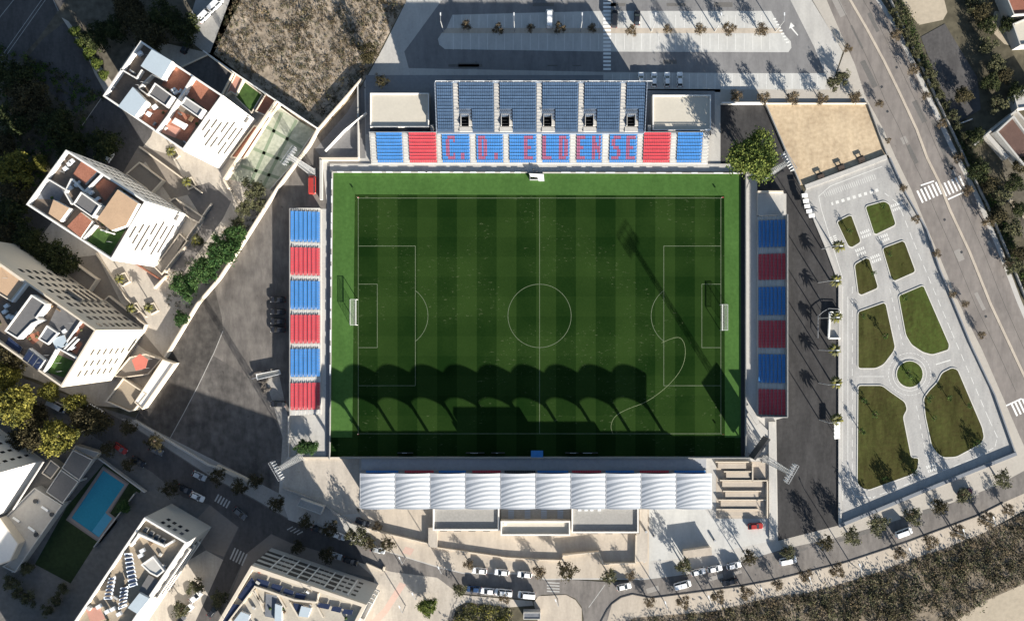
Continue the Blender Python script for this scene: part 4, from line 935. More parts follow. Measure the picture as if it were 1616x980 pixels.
X, Y = W(*Z8([(865, 672)])[0], 4.6); t = thing('square_awning', 'flat red square awning over the terrace below the southern block', 'awning', (X, Y, 1.9))
q = WP(Z8([(815, 660), (865, 620), (915, 655), (900, 710), (840, 725)]), 4.6); MB(mat('red_canvas', (.42, .13, .10), .08, .4, 3)).prism(q, 4.5, 4.6).obj('canopy', t)
for v in q[:4]: MB(STEEL).bar((*v, 1.9), (*v, 4.5), .1).obj('leg', t)
low(Z8([(830, 920), (1005, 655), (1080, 680), (880, 965)]), 3.2, WALLW, 'bright white topped platform at the corner above the dirt lot', par=.3)
# court
ground('sports_court', [(438, 170), (498, 207), (428, 300), (362, 283)], 3, mat('worn_green_court', (.22, .25, .19), .25, .12, 1, .95, col2=(.33, .34, .28)))
mk = MB(mat('court_line', (.16, .20, .14)))
for a, b in (((445, 178), (395, 290)), ((468, 190), (415, 295)), ((420, 200), (480, 235)), ((400, 235), (462, 260)), ((380, 262), (445, 283))): mk.wallline(WP([a, b]), .9, .0155, .016)
mk.obj('court_marking', kind='structure', keep=True)
wall('tall beige wall along the north-west side of the sports court', [(440, 163), (400, 222), (358, 286), (366, 300)], 2.6, .6, WALLB)
wall('grey wire topped wall on the south-east side of the sports court', [(497, 210), (462, 262), (428, 300)], 1.2, .3, WALLG)
wall('long white boundary wall dividing the apartment court from the dirt lot', [(504, 206), (491, 230), (440, 299), (389, 380), (350, 439), (315, 480), (265, 563)], 2.2, .4, WALLB)
wall('thin white wall between the scrub field and the northern block', [(326, 85), (371, 117), (440, 163), (504, 206)], 2.6, .35, WALLW)
wall('thin wall running from the apartment corner to the car park edge', [(504, 206), (530, 176), (572, 128)], 1.8, .4, WALLB)
wall('thin pale fence wall across the paved wedge', [(580, 180), (545, 208), (515, 240)], 1.8, .18, WALLW)
wall('dark kerb wall on the east side of the paved wedge', [(566, 134), (567, 250)], 1.4, .3, WALLG)
wall('beige wall closing the paved wedge on its south side', [(505, 252), (567, 252)], 1.0, .8, WALLB)
wall('beige wall beside the red van at the north-west pitch corner', [(508, 254), (508, 316)], 1.2, .7, WALLG)
wall('pale wall between the car park and the sand court gate', [(1137, 165), (1208, 165)], 1.8, .35, WALLW)
wall('dark edge wall down the west side of the sand court', [(1208, 167), (1262, 292)], .9, .3, CONCG)
wall('thin wall down the east side of the sand court', [(1369, 166), (1399, 246)], .7, .25, CONCG)
wall('thin beige wall on the north side of the sand court', [(1209, 164), (1368, 164)], .5, .3, WALLB)
wall('broad pale wall between the sand court and the traffic park', [(1270, 296), (1335, 272), (1398, 248)], .6, 1.3, CONC)
wall('long low wall along the south edge of the traffic park', [(1323, 829), (1460, 772), (1602, 715)], .75, 1.0, mat('blue_grey_wall', (.17, .185, .21), .1, .3, 2))
wall('dark railing wall along the avenue side of the traffic park', [(1403, 250), (1428, 306), (1461, 363), (1481, 424), (1532, 547), (1568, 623), (1600, 713)], .7, .35, mat('blue_grey_wall', (.17, .185, .21)))
wall('broad white kerb wall along the west side of the traffic park', [(1268, 306), (1303, 388), (1325, 447), (1325, 828)], .35, .9, CONC)
wall('dark wall along the east verge of the avenue', [(1394, -20), (1424, 44), (1452, 103), (1483, 170), (1512, 230), (1535, 280), (1556, 322), (1588, 398), (1620, 478)], .8, .35, CONCG)
wall('long pale wall beside the shaded lot and west street', [(214, 663), (330, 733), (348, 738), (395, 764)], .9, .5, WALLG)
wall('pale wall stub by the west street bend', [(344, 735), (393, 757)], 1.3, .9, WALLB)
wall('brown wall across the plaza end of the west street', [(578, 888), (605, 900), (607, 893)], .8, .5, WALLB)
wall('grey step wall by the corner paving', [(446, 770), (500, 790), (556, 824)], .9, .5, CONCG)
wall('pale wall at the left end of the covered stand', [(459, 722), (545, 722)], .6, .5, WALLB)
wall('thin wall between the west stand and the dirt lot', [(457, 656), (457, 720)], 1.2, .25, WALLG)
# court garden planters
for i, (x, y, s, l) in enumerate(((301, 290, 21, 'square planter with a palm in the court by the northern block'), (196, 441, 23, 'square planter with a palm in the court by the southern block'), (277, 244, 17, 'small square planter at the corner of the northern block'), (143, 441, 20, 'square planter with dark soil beside the brown terrace'), (242, 487, 20, 'planter with a palm near the white boundary wall'), (215, 487, 20, 'planter with a shrub below the windowed side'))):
    t = thing('square_planter', l, 'planter', (*W(x, y), 0), 'square planters in the apartment court'); q = WP([(x - s / 2, y - s / 4), (x + s / 8, y - s / 2), (x + s / 2, y + s / 6), (x - s / 8, y + s / 2)])
    MB(WALLB).ring(q, .35, 0, .6).obj('rim', t); MB(mat('leaf_litter', (.07, .06, .045))).sheet(inset(q, .34), .5).obj('soil', t)
for lab, p, h in (('thin white garden wall in the court beside the northern block', [(222, 233), (262, 262), (320, 305)], 1.0), ('thin white garden wall between the terraces and the tree row', [(336, 322), (300, 372), (262, 432)], 1.2),
                  ('angled white garden wall by the middle block', [(268, 314), (318, 344)], 1.0), ('orange topped garden wall at the foot of the middle block', [(216, 416), (256, 442), (266, 436)], 1.2), ('low garden wall by the palm planter of the southern block', [(153, 400), (200, 470), (232, 500)], .8),
                  ('white stub wall near the lush green trees', [(246, 455), (266, 435)], 1.5), ('short garden wall below the sports court', [(358, 290), (380, 330)], 1.0)): wall(lab, p, h, .35, WALLB if 'orange' not in lab else BRICK, name='garden_wall')
# ---- white tower by the left edge (mostly out of frame)
H6 = 24.0
g = [(-30, 655), (70, 726), (18, 806), (-82, 735)]
q = WP(g); t = thing('apartment_tower', 'tall white apartment tower at the left edge by the pool', 'apartment block', (*W(0, 730), 0))
MB(WALLW).sides(q, 0, H6).obj('wall', t); MB(WALLW).ring(ccw(q), .4, H6 - .01, H6 + 1).obj('parapet', t); MB(GREYROOF).sheet(inset(q, .39), H6).obj('roof', t)
N_, E_, S_, W_ = [Vector(v) for v in q]
windows(t, N_, E_, [3 + i * 3.1 for i in range(6)], [.25, .4, .55, .7, .85], .8, 1.6)
strip(t, [(68, 728.5), (20, 804)], 11.8, 12.2, .3, WALLG, 'ledge')
low(zz([(165, 335), (300, 418), (70, 745), (10, 715), (50, 690), (90, 605), (20, 480), (60, 440)], 0, 660, 3.06), 3.4, mat('pale_podium', (.36, .34, .31), .12, .2, 1.5), 'large pale podium terrace above the pool lawn', par=.4, side=WALLG)
low(zz([(0, 480), (90, 605), (50, 690), (-60, 730), (-60, 520)], 0, 660, 3.06), 6.0, WALLW, 'bright white roof wing at the left edge by the podium', par=.2)
for p, l in (([(352, 152), (448, 200), (382, 300), (298, 240)], 'dark flat pergola roof nearest the street above the pool'), ([(294, 247), (380, 305), (302, 412), (222, 355)], 'dark flat pergola roof between the podium and the pool')):
    q = ccw(WP(zz(p, 0, 660, 3.06), 4)); t = thing('pergola', l, 'pergola', (*q[0], 0), 'pergolas above the pool'); MB(GREYROOF).sheet(inset(q, .2), 3.9).obj('roof', t); MB(WALLG).ring(q, .25, 3.6, 4.05).obj('frame', t)
    for v in q: MB(WALLG).bar((*v, 0), (*v, 3.6), .25).obj('post', t)
low(zz([(365, 130), (480, 165), (455, 195), (350, 150)], 0, 660, 3.06), 2.4, WALLG, 'small grey stepped terrace at the street end of the pool', par=.3)
low(zz([(200, 265), (245, 200), (290, 235), (245, 295)], 0, 660, 3.06), 3.0, GREYROOF, 'small dark terrace between the white tower and the pergolas', par=.3)
wall('grey wall between the pool garden and the podium', [(157, 716), (25, 900)], 1.8, .3, WALLG)
wall('grey wall on the street side of the pool garden', [(160, 722), (232, 775)], 1.6, .3, WALLG)
wall('grey wall between the pool garden and the garden path', [(214, 778), (150, 862)], .8, .25, WALLG)
# pool
t = thing('swimming_pool', 'blue rectangular swimming pool with a shallow side step', 'swimming pool', (*W(155, 795), 0))
pp = zz([(500, 250), (603, 320), (510, 455), (543, 482), (478, 575), (345, 480)], 0, 660, 3.06)
MB(mat('pool_water', (.018, .19, .285), .10, .15, 1.5, .06, spec=.5)).sheet(WP(pp), .05).obj('water', t); MB(mat('pool_coping', (.22, .19, .18), .08, .4, 2)).ring(inset(WP(pp), -.7), .72, 0, .12).obj('coping', t)
MB(mat('pool_step', (.07, .28, .42), .08, .4, 2, .1)).sheet(WP(zz([(510, 455), (543, 482), (478, 573), (445, 545)], 0, 660, 3.06)), .055).obj('shallow_step', t)
for x, y, l in ((57, 790, 'small dark pot near the podium wall'), (83, 811, 'dark round pot at the podium edge'), (58, 843, 'small round pot low on the podium')): MB(DARKM).tube([(*W(x, y, 3), 3.0), (*W(x, y, 3), 3.5)], [.5, .65], 10).obj('plant_pot', label=l, cat='pot', group='pots on the podium')
for x, y, l in ((70, 801, 'white sun lounger upper on the podium'), (25, 818, 'white sun lounger left on the podium'), (49, 833, 'white sun lounger lower on the podium')):
    X, Y = W(x, y, 3); t = thing('sun_lounger', l, 'lounger', (X, Y, 3.0), 'loungers on the podium')
    MB(WHITE).box(X, Y, 3.25, 1.5, .65, .12, -.6).obj('bed', t); MB(WHITE).box(X + .95, Y - .62, 3.35, .7, .65, .10, -.6).obj('backrest', t); MB(STEEL).box(X, Y, 3.0, 1.3, .5, .25, -.6).obj('leg_frame', t)
# ---- slim block below the pool
H4 = 16.5
Z = lambda p: zz(p, 120, 790, 5.157)
c4 = Z([(555, 135), (905, 340), (-184, 1942), (-534, 1746)])
t, _ = apartment('apartment_block', 'slim grey apartment block with three blue solar racks on its roof', c4, H4, WALLG, mat('sandy_roof', (.29, .24, .18), .2, .3, 2), .5, 1.1, WALLW)
N_, E_, S_, W_ = gq(c4, H4); dz = H4 - 1.1
for p, n in (([(390, 425), (455, 420), (500, 690), (430, 712)], 8), ([(268, 625), (325, 610), (290, 805), (220, 808)], 6), ([(362, 705), (425, 690), (412, 860), (340, 892)], 6)):
    a, b, c, d = Z(p); m = MB(mat('pale_panel', (.42, .47, .54), .05, .5, 2, .4)); fr = MB(STEEL)
    for k in range(n):
        f0, f1 = (k + .08) / n, (k + .92) / n; L_ = lambda u, v, f: (u[0] + (v[0] - u[0]) * f, u[1] + (v[1] - u[1]) * f)
        q = WP([L_(a, d, f0), L_(b, c, f0), L_(b, c, f1), L_(a, d, f1)], H4)
        m.m(mat('pale_panel', (.42, .47, .54))); m.poly([(*q[0], H4 + .1), (*q[1], H4 + .1), (*q[2], H4 - .35), (*q[3], H4 - .35)])
        m.m(SOLAR); i_ = inset(q, .22); 
        zc = lambda v: H4 + .1 - .45 * ((Vector(v) - Vector(q[0])).dot((Vector(q[3]) - Vector(q[0])).normalized()) / (Vector(q[3]) - Vector(q[0])).length) + .02
        m.poly([(*v, zc(v)) for v in i_]); 
    r = m.obj('solar_rack', t)
flat(t, Z([(590, 600), (690, 655), (610, 785), (510, 730)]), dz + .6, GREYROOF); rb(t, Z([(515, 750), (600, 795), (500, 920), (420, 870)]), dz, 1.5, PALEROOF, WALLW, 'roof_shelter')
rb(t, Z([(525, 520), (625, 450), (720, 570), (660, 620), (600, 590)]), dz, 1.2, WALLG, WALLW, 'stair_penthouse', .35)
strip(t, Z([(500, 270), (720, 370), (790, 330)]), dz, H4 + .3, .6, WALLW); strip(t, Z([(440, 370), (510, 275)]), dz, H4, .5, WALLW)
for x, y in ((540, 405), (525, 445), (185, 860), (255, 900), (350, 920), (300, 880)): MB(STEELW).box(*W(*Z([(x, y)])[0], H4 - .5), dz, 1.3, 1.0, .9, .5).obj('air_unit', t)
rb(t, Z([(80, 880), (190, 860), (240, 960), (120, 1000)]), dz, .3, mat('pink_tiles', (.42, .22, .17)), WALLB, 'tiled_roof')
for i in range(4): rb(t, Z([(560 + i * 45, 215 + i * 30), (590 + i * 45, 230 + i * 30), (570 + i * 45, 262 + i * 30), (540 + i * 45, 247 + i * 30)]), dz, .9, GLASS, WALLG, 'skylight')
windows(t, N_, E_, [9.5, 12.8], [.32, .46, .60, .76], .9, 1.5, GLASS)
windows(t, E_, S_, [3, 6.1, 9.2, 12.3], [.06, .11, .17, .23, .29], 1.6, .9, VENT)
for z in (5.2, 8.3, 11.4): balcony(t, E_, S_, z, .05, .3, .9, WALLW, .9)
apt4 = t
# ---- south block with louvred side
H5 = 17.0
Z = lambda p: zz(p, 330, 850, 5.572)
c5 = Z([(370, 235), (1385, 580), (1120, 1100), (-60, 960)])
t, _ = apartment('apartment_block', 'pale apartment block with dark roof panels and a louvred street side', c5, H5, WALLG, mat('pale_sand_roof', (.36, .33, .28), .15, .3, 2), .9, .9, WALLB)
N_, E_, S_, W_ = gq(c5, H5); dz = H5 - .9
for p in ([(375, 335), (410, 395), (300, 555), (250, 515)], [(210, 570), (285, 580), (160, 740), (100, 725)], [(420, 345), (535, 375), (510, 430), (400, 395)], [(560, 390), (650, 415), (620, 470), (540, 430)], [(665, 430), (748, 460), (732, 498), (650, 475)], [(765, 470), (855, 490), (835, 540), (750, 515)], [(960, 560), (1070, 575), (1050, 620), (950, 600)], [(1085, 590), (1170, 600), (1155, 650), (1070, 630)], [(1185, 615), (1270, 625), (1255, 670), (1170, 655)], [(740, 560), (830, 580), (780, 640), (750, 620)]):
    rb(t, Z(p), dz + .4, .15, SOLAR, STEEL, 'solar_panel')
for p, h in (([(500, 480), (600, 500), (580, 700), (490, 680)], .3), ):
    rb(t, Z(p), dz, h, mat('blue_grey_floor', (.13, .14, .16)), WALLW, 'skylight')
for p in ([(580, 570), (640, 590), (640, 724), (575, 724)], [(810, 590), (900, 610), (870, 690), (785, 680)], [(280, 640), (360, 670), (340, 740), (200, 740)]): rb(t, Z(p), dz, .9, PALEROOF, WALLW, 'roof_shelter')
for p in ([(380, 460), (470, 570)], [(400, 450), (480, 640)], [(600, 490), (670, 610)], [(710, 560), (780, 680)], [(950, 600), (1000, 690)], [(960, 480), (950, 560)]): strip(t, Z(p), dz, H5 - .1, .4, WALLB, 'roof_beam')
strip(t, Z([(395, 420), (750, 540), (940, 560)]), dz, H5 + .1, .5, WALLB, 'roof_beam'); strip(t, Z([(400, 425), (160, 740)]), dz, H5 - .1, .4, WALLB, 'roof_beam')
rows = [3.2, 6.4, 9.6, 12.8]
windows(t, N_, E_, rows, [.03, .075, .12], 2.0, 1.5, VENT, 'louvre'); windows(t, N_, E_, rows, [.17, .215, .26], 1.3, 1.1, VENT); windows(t, N_, E_, rows, [.33, .43], 3.2, 1.9, VENT, 'louvre'); windows(t, N_, E_, rows, [.50, .545, .59], 1.3, 1.1, VENT)
windows(t, N_, E_, rows, [.66], 3.0, 1.9, VENT, 'louvre'); windows(t, N_, E_, rows, [.73, .785, .86], 1.3, 1.1, VENT)
for f in (.145, .285, .38, .47, .615, .70, .82):
    p = N_ + (E_ - N_) * f; d = (E_ - N_).normalized(); n = Vector((-d.y, d.x)); n = n if n.dot(p - Vector(LOC[t.name][:2])) > 0 else -n
    MB(WALLW).bar((p.x + n.x * .12, p.y + n.y * .12, 2.5), (p.x + n.x * .12, p.y + n.y * .12, 15.4), .3).obj('pilaster', t)
for z in rows: balcony(t, E_, S_, z, .02, .3, 1.2, WALLW)
clutter(apt4, c4, H4 + .3, 4, 24); clutter(t, c5, H5 + .5, 5, 26)
# ---- houses beyond the avenue
t, p = flat_building('house', 'brown roofed house with pale walls beyond the avenue', 'house', [(1572, 208), (1600, 182), (1640, 235), (1640, 262), (1616, 262)], 4, WALLG, mat('brown_roof', (.10, .06, .05), .2, .4, 2), .8, .5, WALLG)
wall('pale garden wall beside the brown roofed house', [(1531, 232), (1562, 206), (1597, 178), (1625, 210)], 2.2, .5, WALLG)
wall('second pale wall strip west of the brown house', [(1551, 215), (1584, 252)], 2.0, 1.2, WALLG)
flat_building('house', 'reddish roofed house in the top right corner', 'house', [(1580, -25), (1630, -25), (1632, 22), (1600, 24)], 5, WALLG, mat('rust_roof', (.22, .09, .06), .2, .4, 2), .4, .3)
flat_building('house', 'pale roofed house at the right edge below the reddish one', 'house', [(1598, 38), (1640, 20), (1640, 70), (1610, 72)], 4, WALLG, CREAMROOF, .4, .3)
flat_building('shed', 'small pale shed by the trees at the right edge', 'shed', [(1600, 150), (1640, 130), (1640, 168), (1606, 172)], 3, WALLG, CONC, .3, .3)
wall('thin wall along the south end of the shaded court', [(1509, 198), (1530, 190)], 1.6, .3, WALLG)
t, p = flat_building('street_kiosk', 'long grey kiosk roof in the shade by the corner paving', 'kiosk', [(474, 787), (511, 800), (506, 812), (468, 798)], 2.8, WALLG, CONCG, .15, .2)
t, p = flat_building('street_kiosk', 'grey kiosk by the scrub patch at the bottom edge', 'kiosk', [(826, 966), (853, 966), (853, 977), (826, 977)], 2.8, WALLG, mat('blue_grey_floor', (.13, .14, .16)), .15, .2)
# park furniture
for x, y, l in ((1294, 279, 'westernmost dark picnic table on the sand court'), (1326, 265, 'middle dark picnic table on the sand court'), (1358, 252, 'easternmost dark picnic table on the sand court')):
    X, Y = W(x, y); t = thing('picnic_table', l, 'picnic table', (X, Y, 0), 'picnic tables on the sand court'); wd = mat('dark_timber', (.06, .045, .038), .2, 1, 5)
    MB(wd).box(X, Y, .72, 1.9, .95, .07, .35).obj('tabletop', t)
    for s in (-1, 1): MB(wd).box(X - s * .8 * math.sin(.35), Y + s * .8 * math.cos(.35), .42, 1.9, .34, .06, .35).obj('bench_seat', t)
    for s in (-.7, .7): MB(wd).box(X + s * math.cos(.35), Y + s * math.sin(.35), 0, .1, 1.5, .72, .35).obj('leg', t)
for (pts, l) in (([(1269, 309), (1271, 318), (1273, 326), (1276, 334), (1280, 341)], 'row of white stepped panels on the lane beside the traffic park corner'), ([(1320, 672), (1320, 678), (1320, 684), (1320, 690)], 'row of white stepped panels at the lane edge by the last palm')):
    t = thing('panel_screen', l, 'screen', (*W(*pts[0]), 0), 'white stepped panel screens')
    for x, y in pts: MB(WHITE).prism(WP([(x - 4, y - 3), (x + 5, y - 4), (x + 6, y + 2), (x - 3, y + 3)], 2), 1.9, 2.05).obj('panel', t); MB(STEEL).bar((*W(x, y), 0), (*W(x, y), 1.9), .12).obj('post', t)
t = thing('access_ramp', 'white railed rectangular ramp at the traffic park edge', 'ramp', (*W(1314, 513), 0))
MB(CONCG).prism(WP([(1308, 494), (1323, 494), (1323, 534), (1308, 534)]), 0, .3).obj('floor', t); MB(WHITE).wallline(WP([(1324, 493), (1308, 493), (1306, 534), (1324, 534)]), .45, .3, 1.1).obj('railing', t)
m = MB(STEEL); pts = [W(x, y) for x, y in ((1324, 488), (1306, 487), (1297, 492), (1289, 499), (1289, 533))]
for a, b in zip(pts, pts[1:]): m.bar((*a, 1.0), (*b, 1.0), .12)
for a in pts: m.bar((*a, 0), (*a, 1.0), .12)
tag(m.obj('handrail'), 'curved steel handrail around the railed ramp', 'handrail')
for i, y in enumerate((393, 446, 502, 552, 604, 662)):
    X, Y = W((1297, 1291, 1292, 1292, 1292, 1293)[i], y); t = thing('street_lamp', f'{ORD[i]} street lamp from the north along the dark service lane', 'street lamp', (X, Y, 0), 'street lamps along the service lane')
    MB(STEEL).tube([(X, Y, 0), (X, Y, 4), (X, Y, 7.6)], [.16, .13, .10], 8).obj('pole', t); MB(STEEL).bar((X, Y, 7.6), (X + 2.2, Y + .1, 8.0), .12).obj('arm', t); MB(STEELW).box(X + 2.5, Y + .1, 7.93, .9, .32, .14).obj('lamp_head', t)
t = thing('flatbed_trailer', 'pale flatbed trailer with rails parked on the dirt lot', 'trailer', (*W(424, 591), 0))
q = WP([(406, 590), (443, 583), (445, 590), (408, 599)]); MB(mat('trailer_bed', (.38, .36, .32), .12, .5, 3)).prism(q, .7, .9).obj('bed', t)
MB(STEELW).ring(q, .12, .9, 1.3).obj('side_rail', t); MB(STEEL).bar((*W(407, 595), .6), (*W(398, 598), .4), .18).obj('tow_bar', t)
for x, y in ((420, 596), (427, 594), (419, 587), (426, 585)): X, Y = W(x, y); MB(DARKM).tube([(X - .05, Y - .15, .38), (X + .05, Y + .15, .38)], [.38, .38], 10).obj('wheel', t)
for x, y, l in ((416, 606, 'low pile of dark debris south of the trailer'), (421, 613, 'smaller pile of dark debris on the gravel')):
    m = MB(mat('debris', (.09, .08, .07), .3, 1, 4)); X, Y = W(x, y)
    for k in range(9): m.box(X + R.uniform(-.9, .9), Y + R.uniform(-.9, .9), 0, R.uniform(.5, 1.4), R.uniform(.2, .6), R.uniform(.2, .7), R.uniform(0, 3))
    tag(m.obj('debris_pile'), l, 'debris pile', 'debris piles on the dirt lot')

def lamp_post(x, y, ang, lab, g, h=8.0):
    X, Y = W(x, y); t = thing('street_lamp', lab, 'street lamp', (X, Y, 0), g); c, s_ = math.cos(ang), math.sin(ang)
    MB(STEEL).tube([(X, Y, 0), (X, Y, 4), (X, Y, h - .2)], [.15, .12, .09], 8).obj('pole', t); MB(STEEL).bar((X, Y, h - .2), (X + c * 1.6, Y + s_ * 1.6, h), .1).obj('arm', t); MB(STEELW).box(X + c * 1.9, Y + s_ * 1.9, h - .06, .8, .3, .13, ang).obj('lamp_head', t)
for i, (x, y) in enumerate(((1046, 945), (1112, 936), (1192, 924), (1266, 908), (1342, 888), (1418, 864), (1500, 835), (1546, 816))): lamp_post(x, y, 1.9, f'grey street lamp on the south pavement, {ORD[i]} from the west', 'street lamps on the south pavement')
for i, (x, y) in enumerate(((700, 50), (812, 50), (916, 50), (1028, 50), (1128, 50), (1224, 50))): lamp_post(x, y, 1.57, f'grey lamp post in the car park planting strip, {ORD[i]} from the west', 'lamp posts in the car park')
for x, y, l in ((640, 880, 'grey lamp post on the tan pavement by the pink paving'), (700, 895, 'grey lamp post left of the upper parked row'), (640, 955, 'grey lamp post beside the round green tree'), (660, 935, 'grey lamp post at the plaza edge of the west street'), (880, 945, 'grey lamp post on the rounded pavement by the junction')): lamp_post(x, y, 2.0, l, 'lamp posts around the plaza', 6.0)
for x, y, l in ((1032, 846, 'small dark litter bin at the west edge of the white plaza'), (1127, 852, 'small dark litter bin right of the plaza kiosk'), (1018, 836, 'small dark bin on the raised tan walkway'), (1016, 884, 'small dark bin at the foot of the raised walkway'), (679, 957, 'small dark bin on the bottom plaza'), (1219, 727, 'small dark bin on the retaining wall beside the ramp')):
    X, Y = W(x, y); z = 1.1 if 'walkway' in l and 'foot' not in l else 2.1 if 'retaining' in l else 0; t = thing('litter_bin', l, 'bin', (X, Y, z), 'litter bins')
    MB(DARKM).tube([(X, Y, z), (X, Y, z + .9)], [.3, .36], 10).obj('body', t); MB(STEEL).tube([(X, Y, z + .9), (X, Y, z + 1.0)], [.38, .3], 10).obj('lid', t)
# ================================================================== TREES
def leafmat(n, c, var=.3): return mat(n, c, var, .8, 3, .85, spec=.15)
PAL = {'green': [leafmat('leaf_green_dark', (.018, .036, .009)), leafmat('leaf_green', (.035, .068, .014)), leafmat('leaf_green_light', (.065, .11, .02))],
       'lush': [leafmat('leaf_lush_dark', (.016, .045, .012)), leafmat('leaf_lush', (.032, .066, .018)), leafmat('leaf_lush_light', (.052, .095, .028))],
       'yellow': [leafmat('leaf_gold_dark', (.045, .05, .012)), leafmat('leaf_gold', (.11, .105, .02)), leafmat('leaf_gold_light', (.18, .165, .035))],
       'olive': [leafmat('leaf_olive_dark', (.028, .03, .016)), leafmat('leaf_olive', (.055, .058, .03)), leafmat('leaf_olive_light', (.09, .09, .045))],
       'lime': [leafmat('leaf_lime_dark', (.034, .056, .012)), leafmat('leaf_lime', (.075, .10, .021)), leafmat('leaf_lime_light', (.125, .15, .035))],
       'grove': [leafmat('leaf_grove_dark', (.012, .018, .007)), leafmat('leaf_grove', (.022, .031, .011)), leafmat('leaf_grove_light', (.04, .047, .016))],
       'umber': [leafmat('leaf_umber_dark', (.018, .017, .009)), leafmat('leaf_umber', (.04, .035, .017)), leafmat('leaf_umber_light', (.065, .055, .026))],
       'brown': [leafmat('leaf_brown_dark', (.05, .038, .026)), leafmat('leaf_brown', (.085, .065, .04)), leafmat('leaf_brown_light', (.13, .10, .06))]}
def leaf(mb, p, s, rnd):
    a = rnd.uniform(0, 6.283); tl = rnd.uniform(0, 1.1); n = Vector((math.cos(a) * math.sin(tl), math.sin(a) * math.sin(tl), math.cos(tl)))
    u = n.orthogonal().normalized(); u.rotate(Matrix.Rotation(rnd.uniform(0, 6.28), 3, n)); v = n.cross(u)
    l, w = s * rnd.uniform(.7, 1.3), s * rnd.uniform(.4, .8)
    mb.poly([p + u * l, p + v * w * .7 + u * l * .1, p - u * l * .8, p - v * w + u * l * .1])
def crown(pal, clumps, per, r, rz, cz, cs, ls, seed, shell=.55, flatness=1.0):
    rnd = random.Random(seed); mb = MB(); ms = PAL[pal]
    for k in range(clumps):
        while True:
            d = Vector((rnd.uniform(-1, 1), rnd.uniform(-1, 1), rnd.uniform(-1, 1)))
            if shell < d.length <= 1 or (d.length <= 1 and rnd.random() < .25): break
        wob = 1 + .22 * math.sin(3 * math.atan2(d.y, d.x) + seed) + .12 * math.sin(5 * math.atan2(d.y, d.x) + 2 * seed)
        c = Vector((d.x * r * wob, d.y * r * wob, cz + d.z * rz)); q = cs * rnd.uniform(.6, 1.25); base = rnd.choice((0, 1, 1, 2))
        for i in range(per):
            p = c + Vector((rnd.gauss(0, .45), rnd.gauss(0, .45), rnd.gauss(0, .38))) * q
            mb.m(ms[min(2, max(0, base + rnd.choice((-1, 0, 0, 0, 1))))]); leaf(mb, p, ls, rnd)
    return mb.mesh('crown')
def trunk(h, r, limbs, reach, seed, top):
    rnd = random.Random(seed); mb = MB(TRUNK)
    mb.tube([(0, 0, 0), (rnd.uniform(-.1, .1), rnd.uniform(-.1, .1), h * .5), (rnd.uniform(-.15, .15), rnd.uniform(-.15, .15), h)], [r * 1.25, r, r * .75], 7)
    for i in range(limbs):
        a = 6.283 * i / limbs + rnd.uniform(-.4, .4); z = h * rnd.uniform(.75, 1); q = reach * rnd.uniform(.6, 1)
        mb.tube([(0, 0, z), (math.cos(a) * q * .5, math.sin(a) * q * .5, z + (top - z) * .45), (math.cos(a) * q, math.sin(a) * q, z + (top - z) * rnd.uniform(.6, 1))], [r * .6, r * .4, r * .12], 5)
    return mb.mesh('trunk')
PROTO = {}
CZ = {}
def kind(name, pal, r, h, clumps, per, cs, ls, seeds, rz=None, limbs=6, cz=None, shell=.55):
    out = []; CZ[name] = (cz or h - (rz or h * .33))
    for s in seeds:
        rz_ = rz or (h * .33); cz_ = cz or (h - rz_)
        out.append((trunk(max(.5, cz_ - rz_ * .55), .055 * r + .05, limbs, r * .75, s, cz_ + rz_ * .4), crown(pal, clumps, per, r, rz_, cz_, cs, ls, s, shell)))
    PROTO[name] = out
kind('big_green', 'lime', 5.2, 11, 200, 40, 1.5, .34, (1,), shell=.6)
kind('big_yellow', 'yellow', 4.6, 10, 120, 30, 1.3, .38, (2, 3))
kind('big_dark', 'umber', 4.6, 7.5, 100, 24, 1.5, .42, (4, 5, 6))
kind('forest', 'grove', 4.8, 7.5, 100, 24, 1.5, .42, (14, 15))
kind('lush', 'lush', 3.6, 6.5, 130, 26, 1.0, .32, (7, 8))
kind('olive', 'olive', 2.3, 4, 60, 20, .7, .24, (9, 10))
kind('street', 'brown', 1.15, 2.5, 40, 20, .42, .13, (11, 12), limbs=8, rz=.9)
kind('street_green', 'olive', 1.5, 3.3, 50, 20, .5, .16, (13, 16), limbs=7)
kind('sapling', 'green', .75, 2.2, 14, 12, .32, .14, (17, 18), limbs=5)
kind('dark_street', 'umber', 2.2, 5.2, 60, 20, .6, .2, (19, 20), limbs=8)
kind('ball', 'lime', 2.5, 3.8, 150, 30, .6, .2, (21,), shell=.7)
NAMES = {'street': 'street_tree', 'street_green': 'street_tree', 'dark_street': 'street_tree', 'sapling': 'sapling'}
def tree(k, x, y, s, label, group, cat='tree', sz=None, name=None):
    tm, cm = PROTO[k][R.randrange(len(PROTO[k]))]
    t = thing(name or NAMES.get(k, 'broadleaf_tree'), label, cat, (*W(x, y, CZ[k] * s), 0), group, R.uniform(0, 6.28)); t.scale = (s, s, sz or s * R.uniform(.9, 1.1))
    for n, me in (('trunk', tm), ('crown', cm)):
        o = bpy.data.objects.new(n, me); COL.objects.link(o); o.parent = t
    return t
def row(k, pts, s, lab, group, var=.2):
    for i, (x, y) in enumerate(pts): tree(k, x, y, s * R.uniform(1 - var, 1 + var), lab.replace('#', ORD[i]), group)
tree('big_green', 1192, 246, 1.15, 'big green tree beside the north-east pitch corner', None)
